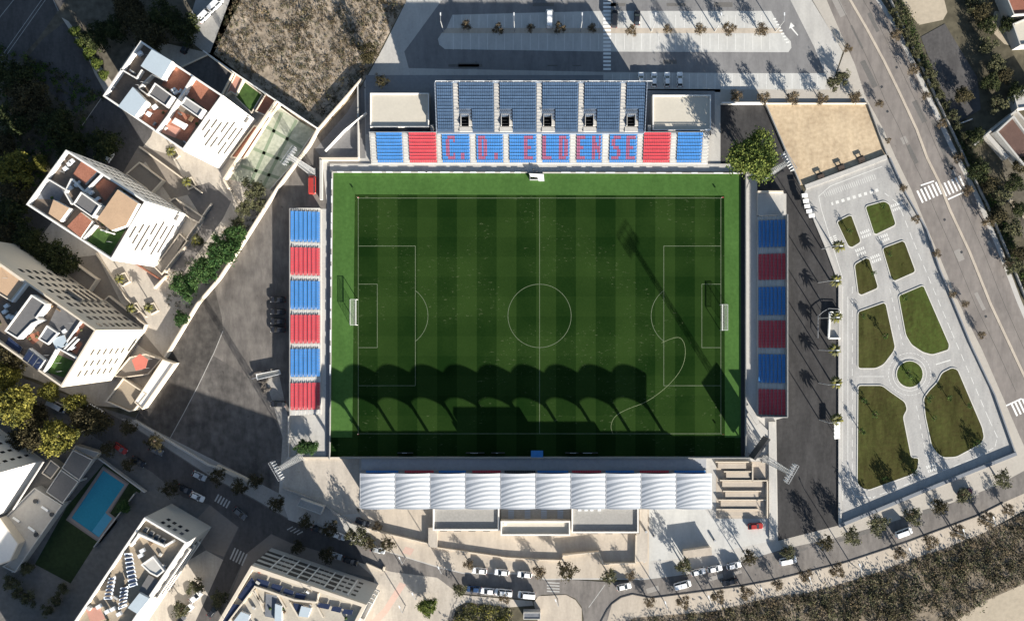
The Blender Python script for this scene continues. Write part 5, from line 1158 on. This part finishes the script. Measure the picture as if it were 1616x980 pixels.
for x, y, s, l in ((22, 640, 1.12, 'large yellow-green tree at the left edge above the white tower'), (91, 690, 1.0, 'large yellow-green tree by the dark pergolas'), (22, 268, 1.0, 'large yellow-green tree left of the middle apartment block'), (118, 637, .62, 'small yellow-green tree at the foot of the southern block'), (78, 618, .55, 'small yellow-green tree touching the corner of the southern block'), (8, 595, .8, 'yellow-green tree at the left edge under the solar panels'), (62, 258, .5, 'small yellow tree against the wall of the middle block')):
    tree('big_yellow', x, y, s, l, 'yellow-green trees west of the apartments')
for x, y, s, l in ((322, 424, .95, 'lush green tree in the middle of the tree row by the white boundary wall'), (350, 398, 1.1, 'largest lush green tree by the white boundary wall'), (292, 450, 1.0, 'lowest lush green tree of the row by the boundary wall'), (371, 372, .8, 'uppermost lush green tree of the row by the boundary wall'), (286, 503, .55, 'small lush tree near the lower end of the boundary wall')):
    tree('lush', x, y, s, l, 'lush trees along the boundary wall')
for x, y, s, l in ((398, 300, 1.3, 'grey-green tree at the foot of the sports court'), (385, 330, .9, 'olive tree beside the orange soil bed'), (378, 352, .8, 'olive tree above the lush green trees'), (408, 325, .8, 'olive tree near the boundary wall below the court'), (312, 380, .7, 'pale olive tree in the court beside the middle block'), (318, 441, .6, 'pale olive tree between the lush trees')):
    tree('olive', x, y, s, l, 'olive trees in the apartment court')
# dark grove in the shade of the blocks
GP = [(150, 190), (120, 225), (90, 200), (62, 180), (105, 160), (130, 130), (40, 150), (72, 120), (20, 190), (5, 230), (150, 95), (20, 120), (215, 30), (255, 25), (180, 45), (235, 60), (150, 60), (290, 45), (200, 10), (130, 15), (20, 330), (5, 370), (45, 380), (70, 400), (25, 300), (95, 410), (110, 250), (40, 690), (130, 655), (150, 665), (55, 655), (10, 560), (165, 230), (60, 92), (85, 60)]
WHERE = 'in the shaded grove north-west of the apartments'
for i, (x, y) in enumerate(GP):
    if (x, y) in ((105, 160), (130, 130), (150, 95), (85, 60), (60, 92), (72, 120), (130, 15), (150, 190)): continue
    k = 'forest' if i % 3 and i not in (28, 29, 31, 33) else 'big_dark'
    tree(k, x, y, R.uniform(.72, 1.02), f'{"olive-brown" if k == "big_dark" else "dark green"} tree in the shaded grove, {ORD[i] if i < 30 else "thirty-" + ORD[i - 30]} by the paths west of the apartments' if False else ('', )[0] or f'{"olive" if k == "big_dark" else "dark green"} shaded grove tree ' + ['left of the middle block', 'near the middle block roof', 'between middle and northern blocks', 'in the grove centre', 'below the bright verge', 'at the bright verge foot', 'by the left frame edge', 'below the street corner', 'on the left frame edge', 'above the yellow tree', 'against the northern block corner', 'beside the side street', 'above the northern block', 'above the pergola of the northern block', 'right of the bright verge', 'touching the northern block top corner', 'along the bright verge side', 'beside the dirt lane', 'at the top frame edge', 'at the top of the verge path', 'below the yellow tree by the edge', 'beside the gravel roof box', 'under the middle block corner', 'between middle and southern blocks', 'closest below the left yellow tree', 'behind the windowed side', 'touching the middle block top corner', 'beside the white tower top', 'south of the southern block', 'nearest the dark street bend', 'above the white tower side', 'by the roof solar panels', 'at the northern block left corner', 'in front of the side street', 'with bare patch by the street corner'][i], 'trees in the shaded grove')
for i, (x, y, s) in enumerate(((118, 50, .5), (128, 68, .5), (140, 84, .55), (152, 100, .5), (163, 118, .45))):
    tree('ball', x, y, s * 1.25, f'bright shrub of the sunlit verge hedge, {ORD[i]} from the top', 'shrubs of the sunlit verge hedge', 'shrub', name='hedge_shrub')
# car park trees
row('street', [(735, 40), (787, 46), (837, 44), (884, 44), (934, 44)], 1.1, 'bare brown tree in the shaded car park strip, # from the west', 'trees in the shaded part of the car park strip')
row('street', [(996, 48), (1053, 46), (1104, 47), (1150, 46), (1203, 48)], 1.3, 'bare brown tree in the sunlit car park strip, # from the west', 'trees in the sunlit part of the car park strip')
row('street', [(1161, 152), (1205, 154), (1251, 154), (1298, 155), (1350, 154)], 1.35, 'bare brown tree on the pavement above the sand court, # from the west', 'trees above the sand court')
for x, y, l in ((1331, 122, 'olive bush tree at the corner of the car park by the avenue'), (1316, 132, 'lower olive bush tree at the car park corner')): tree('olive', x, y, .8, l, 'bush trees at the car park corner')
for x, y, l in ((602, 128, 'brown bush at the west corner of the car park'), (578, 92, 'brown bush at the edge of the scrub field by the car park')): tree('dark_street', x, y, .8, l, 'bushes at the west car park corner', 'bush', name='bush')
tree('dark_street', 582, 82, 1.2, 'dark tree at the scrub field edge casting a long shadow', None)
# avenue trees
row('street', [(1339, 76), (1352, 152), (1389, 163), (1402, 222), (1425, 297), (1445, 345), (1478, 400), (1503, 465), (1523, 480), (1549, 528)], .85, 'small bare tree on the park side of the avenue, # from the north', 'trees on the park side of the avenue')
row('street', [(1414, 55), (1443, 110), (1462, 150), (1486, 195), (1512, 248), (1527, 300), (1560, 350), (1592, 415)], 1.15, 'small bare tree on the far side of the avenue, # from the north', 'trees on the far side of the avenue')
# park saplings
for i, (x, y, l) in enumerate(((1395, 326, 'on the top right lawn'), (1341, 364, 'on the small upper left lawn'), (1379, 430, 'on the second left lawn'), (1404, 400, 'on the middle right lawn'), (1430, 470, 'at the top of the long right lawn'), (1434, 588, 'in the middle of the round lawn'), (1438, 594, 'on the round lawn, lower of two'), (1363, 498, 'at the top of the middle left lawn'), (1398, 530, 'lower on the middle left lawn'), (1364, 632, 'at the top of the big left lawn'), (1382, 654, 'second on the big left lawn'), (1360, 680, 'third on the big left lawn'), (1398, 755, 'at the foot of the big left lawn'), (1444, 745, 'at the lower right tip of the big left lawn'), (1467, 628, 'at the top left of the large right lawn'), (1500, 628, 'in the upper middle of the big right lawn'), (1529, 640, 'on the right side of the big right lawn'), (1542, 700, 'at the foot of the big right lawn'), (1475, 660, 'on the left side of the big right lawn'))):
    tree('sapling', x, y, R.uniform(.9, 1.3), 'small sapling ' + l + ' in the traffic park', 'saplings of the traffic park')
# south street trees
row('street_green', [(1079, 893), (1243, 871), (1345, 846), (1388, 829), (1440, 814), (1521, 782), (1583, 756)], 1.5, 'street tree on the north side of the south street, # from the west', 'trees on the north side of the south street')
for x, y, l in ((1182, 881, 'large dark bare tree right of the parked white cars'), (1303, 858, 'large dark bare tree below the service lane end'), (1483, 800, 'dark bare tree below the traffic park wall')): tree('dark_street', x, y, 1.0, l, 'dark bare trees on the south street')
row('street', [(1025, 951), (1078, 951), (1133, 942), (1178, 936), (1228, 922), (1272, 910), (1321, 901), (1420, 872), (1469, 854), (1512, 839), (1558, 820), (1591, 804)], 1.6, 'small brown tree on the south pavement of the south street, # from the west', 'trees on the south pavement')
for x, y, k, s, l in ((961, 909, 'street_green', 1.3, 'greenish street tree left of the lone parked car by the junction'), (995, 909, 'street', 1.1, 'small brown street tree right of the lone parked car by the junction'), (895, 900, 'dark_street', 1.15, 'bushy tree on the forecourt ramp edge'), (852, 903, 'street', 1.5, 'brown tree right of the upper row of parked cars'), (740, 890, 'street', 1.2, 'brown tree left of the upper row of parked cars'), (725, 931, 'street_green', 1.3, 'dark tree left of the lower row of parked cars'), (796, 944, 'street', 1.3, 'brown tree below the lower row of parked cars'), (611, 859, 'dark_street', .9, 'brown tree beside the forecourt wall at the street bend'), (596, 830, 'street', 1.1, 'brown shrub tree on the tan forecourt left of the clubhouse'), (568, 847, 'street_green', 1.6, 'rightmost of the two trees at the sunlit end of the west street'), (553, 844, 'street_green', 1.2, 'leftmost of the two trees at the sunlit end of the west street'), (581, 856, 'dark_street', .9, 'dark tree beside the white van at the street bend')):
    tree(k, x, y, s, l, 'trees around the west street and forecourt')
tree('ball', 675, 958, 1.0, 'round bright green tree on the plaza at the bottom', None)
row('dark_street', [(202, 674), (244, 698), (202, 732), (171, 709), (268, 771), (343, 752), (376, 768), (402, 759), (436, 795), (482, 822), (521, 834), (470, 864), (517, 876), (316, 706)], .95, 'dark street tree in the shade of the west street, # in order', 'shaded trees along the west street', .15) if False else None
for (x, y), l in zip([(202, 674), (244, 698), (202, 732), (171, 709), (268, 771), (343, 752), (376, 768), (402, 759), (436, 795), (482, 822), (521, 834), (470, 864), (517, 876)], ['by the corner of the white topped platform', 'on the pavement above the red car', 'right of the red car by the pool', 'at the street end of the pergolas', 'above the slim block and the pool', 'left of the pale wall stub', 'below the pale wall stub', 'orange tinted one right of the pale wall stub', 'below the corner paving mast', 'left of the long grey kiosk', 'right of the long grey kiosk', 'above the louvred block', 'above the louvred block near the parked cars']):
    tree('dark_street', x, y, R.uniform(.85, 1.1), 'shaded street tree ' + l, 'shaded trees along the west street')
for x, y, l in ((309, 925, 'tree beside the white parked car below the slim block'), (346, 945, 'tree at the left of the louvred block'), (285, 962, 'tree shading the car park under the slim block')): tree('street_green', x, y, 1.5, l, 'trees in the yard between the two south blocks')
for x, y, s, l in ((30, 935, .8, 'shrub at the top of the garden strip by the podium'), (45, 945, .9, 'shrub low in the garden strip by the podium'), (98, 930, .7, 'upper round bush in the garden bed'), (87, 947, .7, 'middle round bush in the garden bed'), (74, 963, .7, 'lower round bush in the garden bed'), (195, 800, .8, 'shrub beside the shallow step of the pool'), (15, 920, .9, 'hedge shrub nearest the left edge under the podium'), (40, 897, .8, 'hedge shrub against the podium tip'), (477, 706, .9, 'green shrub left of the pair below the west stand'), (493, 705, .8, 'green shrub right of the pair below the west stand')):
    tree('olive' if x < 180 else 'lush', x, y, s * (.6 if x > 180 else 1), l, 'garden shrubs', 'shrub', name='shrub')
# trees beyond the avenue
EP = [(1560, 40), (1548, 20), (1572, 100), (1565, 130), (1585, 120), (1575, 165), (1540, 215), (1520, 150), (1560, 70), (1605, 145), (1562, 290), (1580, 310), (1600, 290), (1575, 340), (1600, 360), (1608, 330), (1612, 400), (1600, 420), (1545, 270), (1612, 260), (1535, 5), (1590, 40)]
EL = ['above the shaded court', 'on the top edge right of the shaded court', 'beside the dark shed clump', 'right of the shaded court middle', 'near the small pale shed', 'above the brown house', 'at the foot of the shaded court', 'inside the shaded court edge', 'at the shaded court top corner', 'below the pale roofed house', 'left of the dirt path', 'below the dirt path bend', 'right of the brown house foot', 'near the avenue crossing side', 'beside the lower dirt path', 'on the right edge above the lower grove', 'at the right edge near the avenue', 'lowest of the right edge grove', 'at the dirt path start', 'under the brown house', 'highest on the right grove', 'below the reddish house']
for i, ((x, y), l) in enumerate(zip(EP, EL)):
    k = ('forest', 'big_dark', 'olive')[i % 3]; tree(k, x, y, R.uniform(.42, .62) if k != 'olive' else 1.0, f'{("dark green", "brownish", "small olive")[i % 3]} tree {l}', 'trees beyond the avenue')
for i in range(15):
    t_ = i / 14; tree('olive', 1412 + 128 * t_ + R.uniform(-2, 2), 18 + 230 * t_, R.uniform(.45, .7), f'scrubby hedge bush along the avenue verge, {ORD[i]} from the top', 'hedge bushes along the avenue verge', 'bush', name='hedge_bush')
# palms
def palm_mesh():
    rnd = random.Random(5); tr = MB(TRUNK).tube([(0, 0, 0), (.05, 0, 2), (.1, .05, 4.2)], [.28, .2, .2], 8); c = MB(PAL['olive'][2])
    for i in range(20):
        a = i * 2.4; L = rnd.uniform(1.7, 2.3); up = rnd.uniform(.1, .9); c.m(PAL['olive'][1 + i % 2] if i % 3 else PAL['yellow'][1])
        pr = None
        for k in range(7):
            f = k / 6; p = Vector((.1 + math.cos(a) * L * f, .05 + math.sin(a) * L * f, 4.2 + up * math.sin(f * 2.6) - .5 * f * f)); w = .32 * math.sin(.25 + f * 2.75); s = Vector((-math.sin(a), math.cos(a), -.25)) * w; s2 = Vector((math.sin(a), -math.cos(a), -.25)) * w
            if pr: c.poly([pr[0], p, p + s, pr[1]]); c.poly([p, pr[0], pr[2], p + s2])
            pr = (p, p + s, p + s2)
    return tr.mesh('trunk'), c.mesh('crown')
PM_ = palm_mesh()
def palm(x, y, s, lab, g):
    t = thing('palm_tree', lab, 'palm', (*W(x, y), 0), g, R.uniform(0, 6)); t.scale = (s, s, s * 1.0)
    for n, me in zip(('trunk', 'crown'), PM_): o = bpy.data.objects.new(n, me); COL.objects.link(o); o.parent = t
for i, y in enumerate((391, 444, 500, 551, 602, 659)): palm((1315, 1311, 1311, 1309, 1311, 1312)[i], y, .95, f'palm tree on the edge of the service lane, {ORD[i]} from the north', 'palms along the service lane')
for x, y, l in ((301, 290, 'palm in the square planter by the northern block'), (197, 441, 'palm in the square planter by the southern block'), (277, 243, 'small palm in the planter at the northern block corner'), (242, 486, 'palm in the planter near the white boundary wall'), (316, 381, 'palm on the court path below the middle block'), (215, 487, 'shrubby palm below the windowed side')): palm(x, y, .75, l, 'palms in the apartment court')
# scrub (nobody could count it)
def scrub(name, px, n, pal, smin, smax, ls, seed, dens=1.0):
    rnd = random.Random(seed); p = WP(px); xs, ys = zip(*p); mb = MB(); k = 0
    while k < n:
        x, y = rnd.uniform(min(xs), max(xs)), rnd.uniform(min(ys), max(ys))
        if not inside(x, y, p): continue
        k += 1
        if rnd.random() > dens * (.25 + 1.3 * (.5 + .5 * math.sin(x * .33 + 1.3 * math.sin(y * .21)) * math.sin(y * .29 + seed))): continue
        s = rnd.uniform(smin, smax) * (1.7 if rnd.random() < .07 else 1); ms = PAL[rnd.choice(pal)]; b = rnd.choice((0, 1, 1, 2))
        for i in range(int(9 + s * 12)):
            mb.m(ms[min(2, max(0, b + rnd.choice((-1, 0, 0, 1))))])
            leaf(mb, Vector((x + rnd.gauss(0, .42) * s, y + rnd.gauss(0, .42) * s, abs(rnd.gauss(.3, .3)) * s)), ls * (.6 + .5 * s), rnd)
    return tag(mb.obj(name), kind='stuff')
tag(scrub('dry_scrub', [(378, -30), (655, -30), (642, 0), (572, 130), (505, 208), (450, 165), (335, 84)], 3000, ['brown', 'brown', 'olive'], .3, .8, .16, 3), 'low brown dry scrub covering the open field', 'scrub')
tag(scrub('slope_scrub', [(965, 1000), (1000, 976), (1126, 966), (1229, 941), (1274, 937), (1343, 918), (1389, 903), (1438, 884), (1496, 865), (1553, 842), (1640, 799), (1640, 905), (1557, 945), (1500, 985)], 1700, ['olive', 'brown', 'olive', 'umber', 'brown', 'umber'], .5, 1.5, .19, 4, 1.1), 'dense olive and brown bushes on the slope below the south street', 'scrub')
tag(scrub('slope_bushes', [(1100, 975), (1274, 940), (1343, 922), (1438, 888), (1553, 850), (1640, 805), (1640, 890), (1530, 940), (1400, 985)], 120, ['umber', 'umber', 'olive'], 1.2, 2.4, .22, 14, 1.2), 'larger dark bushes scattered on the slope', 'bushes')
tag(scrub('field_bushes', [(395, 0), (640, 0), (575, 120), (505, 200), (420, 140)], 90, ['umber', 'brown'], .9, 1.7, .2, 15, 1.2), 'larger dark bushes scattered over the dry field', 'bushes')
tag(scrub('patch_scrub', [(738, 951), (790, 957), (806, 963), (808, 1000), (698, 1000), (710, 985)], 420, ['olive', 'olive', 'yellow'], .5, 1.1, .2, 5, 1.6), 'olive green scrub patch below the parked cars', 'scrub')
tag(scrub('verge_scrub', [(1400, -20), (1425, 44), (1452, 100), (1483, 167), (1512, 228), (1535, 278), (1588, 395), (1625, 478), (1625, 440), (1560, 290), (1500, 190), (1450, 70), (1420, -20)], 700, ['olive', 'olive', 'green'], .5, 1.2, .2, 6, 1.2), 'dark scrub along the avenue verge', 'scrub')
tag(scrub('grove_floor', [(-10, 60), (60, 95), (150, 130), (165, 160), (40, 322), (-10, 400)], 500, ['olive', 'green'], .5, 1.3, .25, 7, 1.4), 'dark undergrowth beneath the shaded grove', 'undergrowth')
tag(scrub('garden_bed', [(392, 318), (400, 305), (425, 320), (330, 450), (290, 500), (262, 480), (262, 440), (300, 410)], 260, ['olive', 'lush', 'brown'], .3, .8, .16, 8, 1.0), 'mixed low planting along the boundary wall', 'planting')
# ================================================================== VEHICLES
PAINT = {'white': mat('car_white', (.72, .73, .74), .03, .5, 3, .25, spec=.5), 'dark': mat('car_dark', (.018, .02, .026), .1, .5, 3, .2, spec=.5), 'silver': mat('car_silver', (.42, .44, .46), .05, .5, 3, .25, metal=.3), 'red': mat('car_red', (.30, .035, .03), .05, .5, 3, .25, spec=.5),
         'purple': mat('car_purple', (.06, .015, .035), .08, .5, 3, .25, spec=.5), 'grey': mat('car_grey', (.12, .125, .135), .06, .5, 3, .25), 'blue': mat('car_blue', (.03, .06, .13), .08, .5, 3, .25)}
TYRE = mat('tyre_rubber', (.02, .02, .02)); LAMP = mat('lamp_lens', (.65, .66, .66), .05, 1, 3, .15); TAIL = mat('tail_lens', (.30, .02, .02), .05, 1, 3, .2)
def loft(mb, rings):
    n = len(rings[0])
    for a, b in zip(rings, rings[1:]):
        for i in range(n): mb.poly([a[i], a[(i + 1) % n], b[(i + 1) % n], b[i]])
    mb.poly(rings[0][::-1]); mb.poly(rings[-1]); return mb
def rr(x0, x1, w, z, c=.28):
    return [(x0 + c, -w, z), (x1 - c, -w, z), (x1, -w + c, z), (x1, w - c, z), (x1 - c, w, z), (x0 + c, w, z), (x0, w - c, z), (x0, -w + c, z)]
CARS = {}
def car_parts(color, kind='car'):
    if (color, kind) in CARS: return CARS[(color, kind)]
    P = PAINT[color]; d = []
    if kind == 'van': L, w, h, hood, c0, c1, r0, r1 = 2.5, .95, 2.1, 1.15, -2.48, 1.75, -2.4, 1.15
    elif kind == 'lorry': L, w, h, hood, c0, c1, r0, r1 = 2.7, 1.0, 2.4, 1.2, -2.65, 2.3, -2.6, 1.9
    else: L, w, h, hood, c0, c1, r0, r1 = 2.15, .87, 1.46, .93, -1.95, 1.0, -1.45, .2
    b = MB(P); loft(b, [rr(-L + .1, L - .1, w - .06, .22), rr(-L, L, w, .5), rr(-L + .02, L - .02, w, hood - .2), rr(-L + .14, L - .22, w - .09, hood, .35)])
    loft(b, [rr(r0 + .05, r1 - .05, w - .27, h - .06, .2), rr(r0 + .15, r1 - .15, w - .34, h, .2)])
    for x in (r0 + .1, (r0 + r1) / 2, r1 - .05):
        t_ = (x - r0) / (r1 - r0); xb = c0 + (c1 - c0) * t_
        for s in (-1, 1): b.bar((xb, s * (w - .1), hood - .02), (x, s * (w - .28), h - .05), .1, .08)
    d.append(('body', b))
    g = MB(GLASS)
    q0 = [(c0, -w + .12), (c1, -w + .12), (c1, w - .12), (c0, w - .12)]; q1 = [(r0, -w + .28), (r1, -w + .28), (r1, w - .28), (r0, w - .28)]
    for nm, (i, j) in (('side_window', (0, 1)), ('windscreen', (1, 2)), ('side_window', (2, 3)), ('rear_window', (3, 0))):
        d.append((nm, MB(GLASS if kind == 'car' or nm != 'rear_window' else P).poly([(*q0[i], hood - .01), (*q0[j], hood - .01), (*q1[j], h - .05), (*q1[i], h - .05)])))
    for x in (-L * .61, L * .62):
        for s in (-1, 1): d.append(('wheel', MB(TYRE).tube([(x, s * (w - .2), .32), (x, s * (w + .02), .32)], [.32, .32], 12)))
    for s in (-1, 1):
        d.append(('headlight', MB(LAMP).box(L - .08, s * (w - .25), .58, .14, .32, .16))); d.append(('tail_light', MB(TAIL).box(-L + .06, s * (w - .2), .62, .14, .24, .2)))
        d.append(('wing_mirror', MB(P).box(c1 - .35, s * (w + .07), hood - .05, .14, .2, .13)))
    CARS[(color, kind)] = [(n, m.mesh(n)) for n, m in d]
    return CARS[(color, kind)]
def car(x, y, deg, color, label, kind='car', group=None):
    t = thing({'van': 'van', 'lorry': 'delivery_van'}.get(kind, 'parked_car'), label, 'van' if kind != 'car' else 'car', (*W(x, y), .01), group, rad(deg))
    for n, me in car_parts(color, kind): o = bpy.data.objects.new(n, me); COL.objects.link(o); o.parent = t
g = 'vehicles in the north car park'
car(867, 32, 90, 'white', 'white van parked in the shaded strip of the north car park', 'lorry', g)
car(969, 32, 88, 'dark', 'dark car right beside the zebra crossing of the car park', 'van', g); car(1005, 30, 88, 'dark', 'dark car in the second sunlit bay of the car park', 'car', g)
for i, x in enumerate((1011, 1031.6, 1052, 1072)): car(x, 127, 90, 'white', f'white car in the shaded bay behind the east service block, {ORD[i]} from the west', 'car', g)
g = 'cars along the south street'
for x, y, a, c, l, k in ((1076, 921, 15, 'white', 'white van parked below the plaza kiosk', 'van'), (1101, 901, 12, 'white', 'leftmost of three white cars right of the plaza kiosk', 'car'), (1127, 896, 12, 'white', 'middle of three white cars right of the plaza kiosk', 'car'), (1157, 891, 14, 'white', 'rightmost of three white cars right of the plaza kiosk', 'car'), (1150, 917, 195, 'dark', 'black car driving west along the south street', 'car'), (1242, 883, 12, 'white', 'white van at the lower end of the service lane', 'van'), (1424, 839, 20, 'white', 'white van below the traffic park wall', 'van'), (1521, 777, 20, 'purple', 'dark purple car under a street tree near the roundabout', 'car'), (1191, 829, 4, 'red', 'red car at the foot of the zigzag ramp', 'car'), (984, 924, 12, 'white', 'lone white car beside the junction', 'car')): car(x, y, a, c, l, k, g)
g = 'cars parked below the clubhouse'
for x, y, a, c, l in ((757, 899, 175, 'white', 'leftmost white car in the upper parked row below the clubhouse'), (792, 901.5, 175, 'white', 'middle white car in the upper parked row below the clubhouse'), (828, 905, 175, 'white', 'rightmost white car in the upper parked row below the clubhouse'), (748, 928, 175, 'blue', 'dark car at the left end of the lower parked row'), (770, 931, 175, 'white', 'left white car in the lower parked row by the scrub patch'), (795, 933, 175, 'white', 'middle white car in the lower parked row by the scrub patch'), (831, 937, 175, 'white', 'right white car in the lower parked row by the scrub patch')): car(x, y, a, c, l, 'van' if x in (795, 831) else 'car', g)
g = 'cars along the west street'
for x, y, a, c, l, k in ((573, 823, -22, 'dark', 'black car on the tan forecourt in a patch of shade', 'car'), (535, 844, -20, 'white', 'white car under trees at the bend of the west street', 'car'), (505, 835, -20, 'dark', 'dark car under trees left of the street bend', 'car'), (529, 875, -18, 'silver', 'silver car in front of the louvred block', 'car'), (554, 884, -18, 'dark', 'dark car in front of the louvred block near its corner', 'car'), (597, 866, -12, 'silver', 'silver car between two trees at the sunlit street end', 'car'), (380, 809, -40, 'grey', 'grey car turning at the shaded junction', 'car'), (316, 750, -25, 'silver', 'silver car beside the pale wall in the shade', 'car'), (313, 783, -25, 'white', 'white car across the street from the silver one', 'car'), (293, 771, -25, 'dark', 'dark car left of the white car in the shaded street', 'car'), (192, 707, -35, 'red', 'red car above the swimming pool garden', 'car'), (220, 728, -30, 'dark', 'dark car right of the red car above the pool', 'car'), (248, 710, -25, 'grey', 'grey car beside the pavement tree', 'car'), (153, 647, -30, 'white', 'white van in the shade at the foot of the southern block', 'van'),
                          (93, 640, -28, 'silver', 'long silver van between yellow-green trees', 'lorry')): car(x, y, a, c, l, k, g)
g = 'cars in the yard between the south blocks'
for x, y, a, c, l in ((310, 940, 40, 'white', 'upper white car in the yard by the slim block'), (297, 960, 40, 'white', 'lower white car in the yard by the slim block'), (338, 962, 50, 'dark', 'dark car in the yard by the louvred block'), (285, 978, 45, 'grey', 'grey car at the bottom edge of the yard')): car(x, y, a, c, l, 'car', g)
g = 'cars on the dirt lane and grove road'
for x, y, a, c, l, k in ((342, 9, 45, 'white', 'white car on the dirt lane at the top edge', 'van'), (325, 26, 45, 'white', 'white car with blue shade on the dirt lane above the scrub', 'van'), (295, 76, 60, 'dark', 'dark car in shade above the northern block', 'car'), (175, 247, 60, 'white', 'white car in shade between northern and middle blocks', 'car')): car(x, y, a, c, l, k, g)
car(494, 293, 90, 'red', 'red van behind the north-west pitch corner', 'lorry')
for i, y in enumerate((473, 492, 507, 520)): car(440, y, 178, 'dark', f'dark car in the shade behind the west stand, {ORD[i]} from the north', 'car', 'cars behind the west stand')
car(440, 637, 178, 'dark', 'dark car behind the southern red block of the west stand', 'car', 'cars behind the west stand')
# ================================================================== LIGHT, SKY, CAMERA
EL, AZ = rad(16.7), math.atan2(.53, -.85)      # sun low in the south-east
sd = Vector((.53, -.85, 0)).normalized() * math.cos(EL); sd.z = math.sin(EL)
l = bpy.data.lights.new('sun', 'SUN'); l.energy = 5.0; l.angle = rad(.5); l.color = (1.0, .93, .82)
o = bpy.data.objects.new('sun', l); COL.objects.link(o); o.rotation_euler = sd.to_track_quat('Z', 'Y').to_euler()
w = bpy.data.worlds.new('World'); scene.world = w; w.use_nodes = True; nt = w.node_tree
sky = nt.nodes.new('ShaderNodeTexSky'); sky.sky_type = 'NISHITA'; sky.sun_disc = False; sky.sun_elevation = EL; sky.sun_rotation = AZ % (2 * math.pi); sky.air_density = 1.0; sky.dust_density = .6
bg = nt.nodes['Background']; nt.links.new(sky.outputs[0], bg.inputs[0]); bg.inputs[1].default_value = .05
cd = bpy.data.cameras.new('camera'); cam = bpy.data.objects.new('camera', cd); COL.objects.link(cam); scene.camera = cam
cam.location = (0, 0, HC); cam.rotation_euler = (0, 0, 0)
cd.sensor_width = 36; cd.lens = 36 * HC / (1616 / S); cd.shift_x = (808 - NX) / 1616; cd.shift_y = (NY - 490) / 1616
cd.clip_start = 1; cd.clip_end = 6000
scene.view_settings.view_transform = 'Standard'; scene.view_settings.look = 'None'; scene.view_settings.exposure = 1.7; scene.view_settings.gamma = 1; scene.view_settings.use_curve_mapping = False
scene.cycles.max_bounces = 6; scene.cycles.transparent_max_bounces = 8
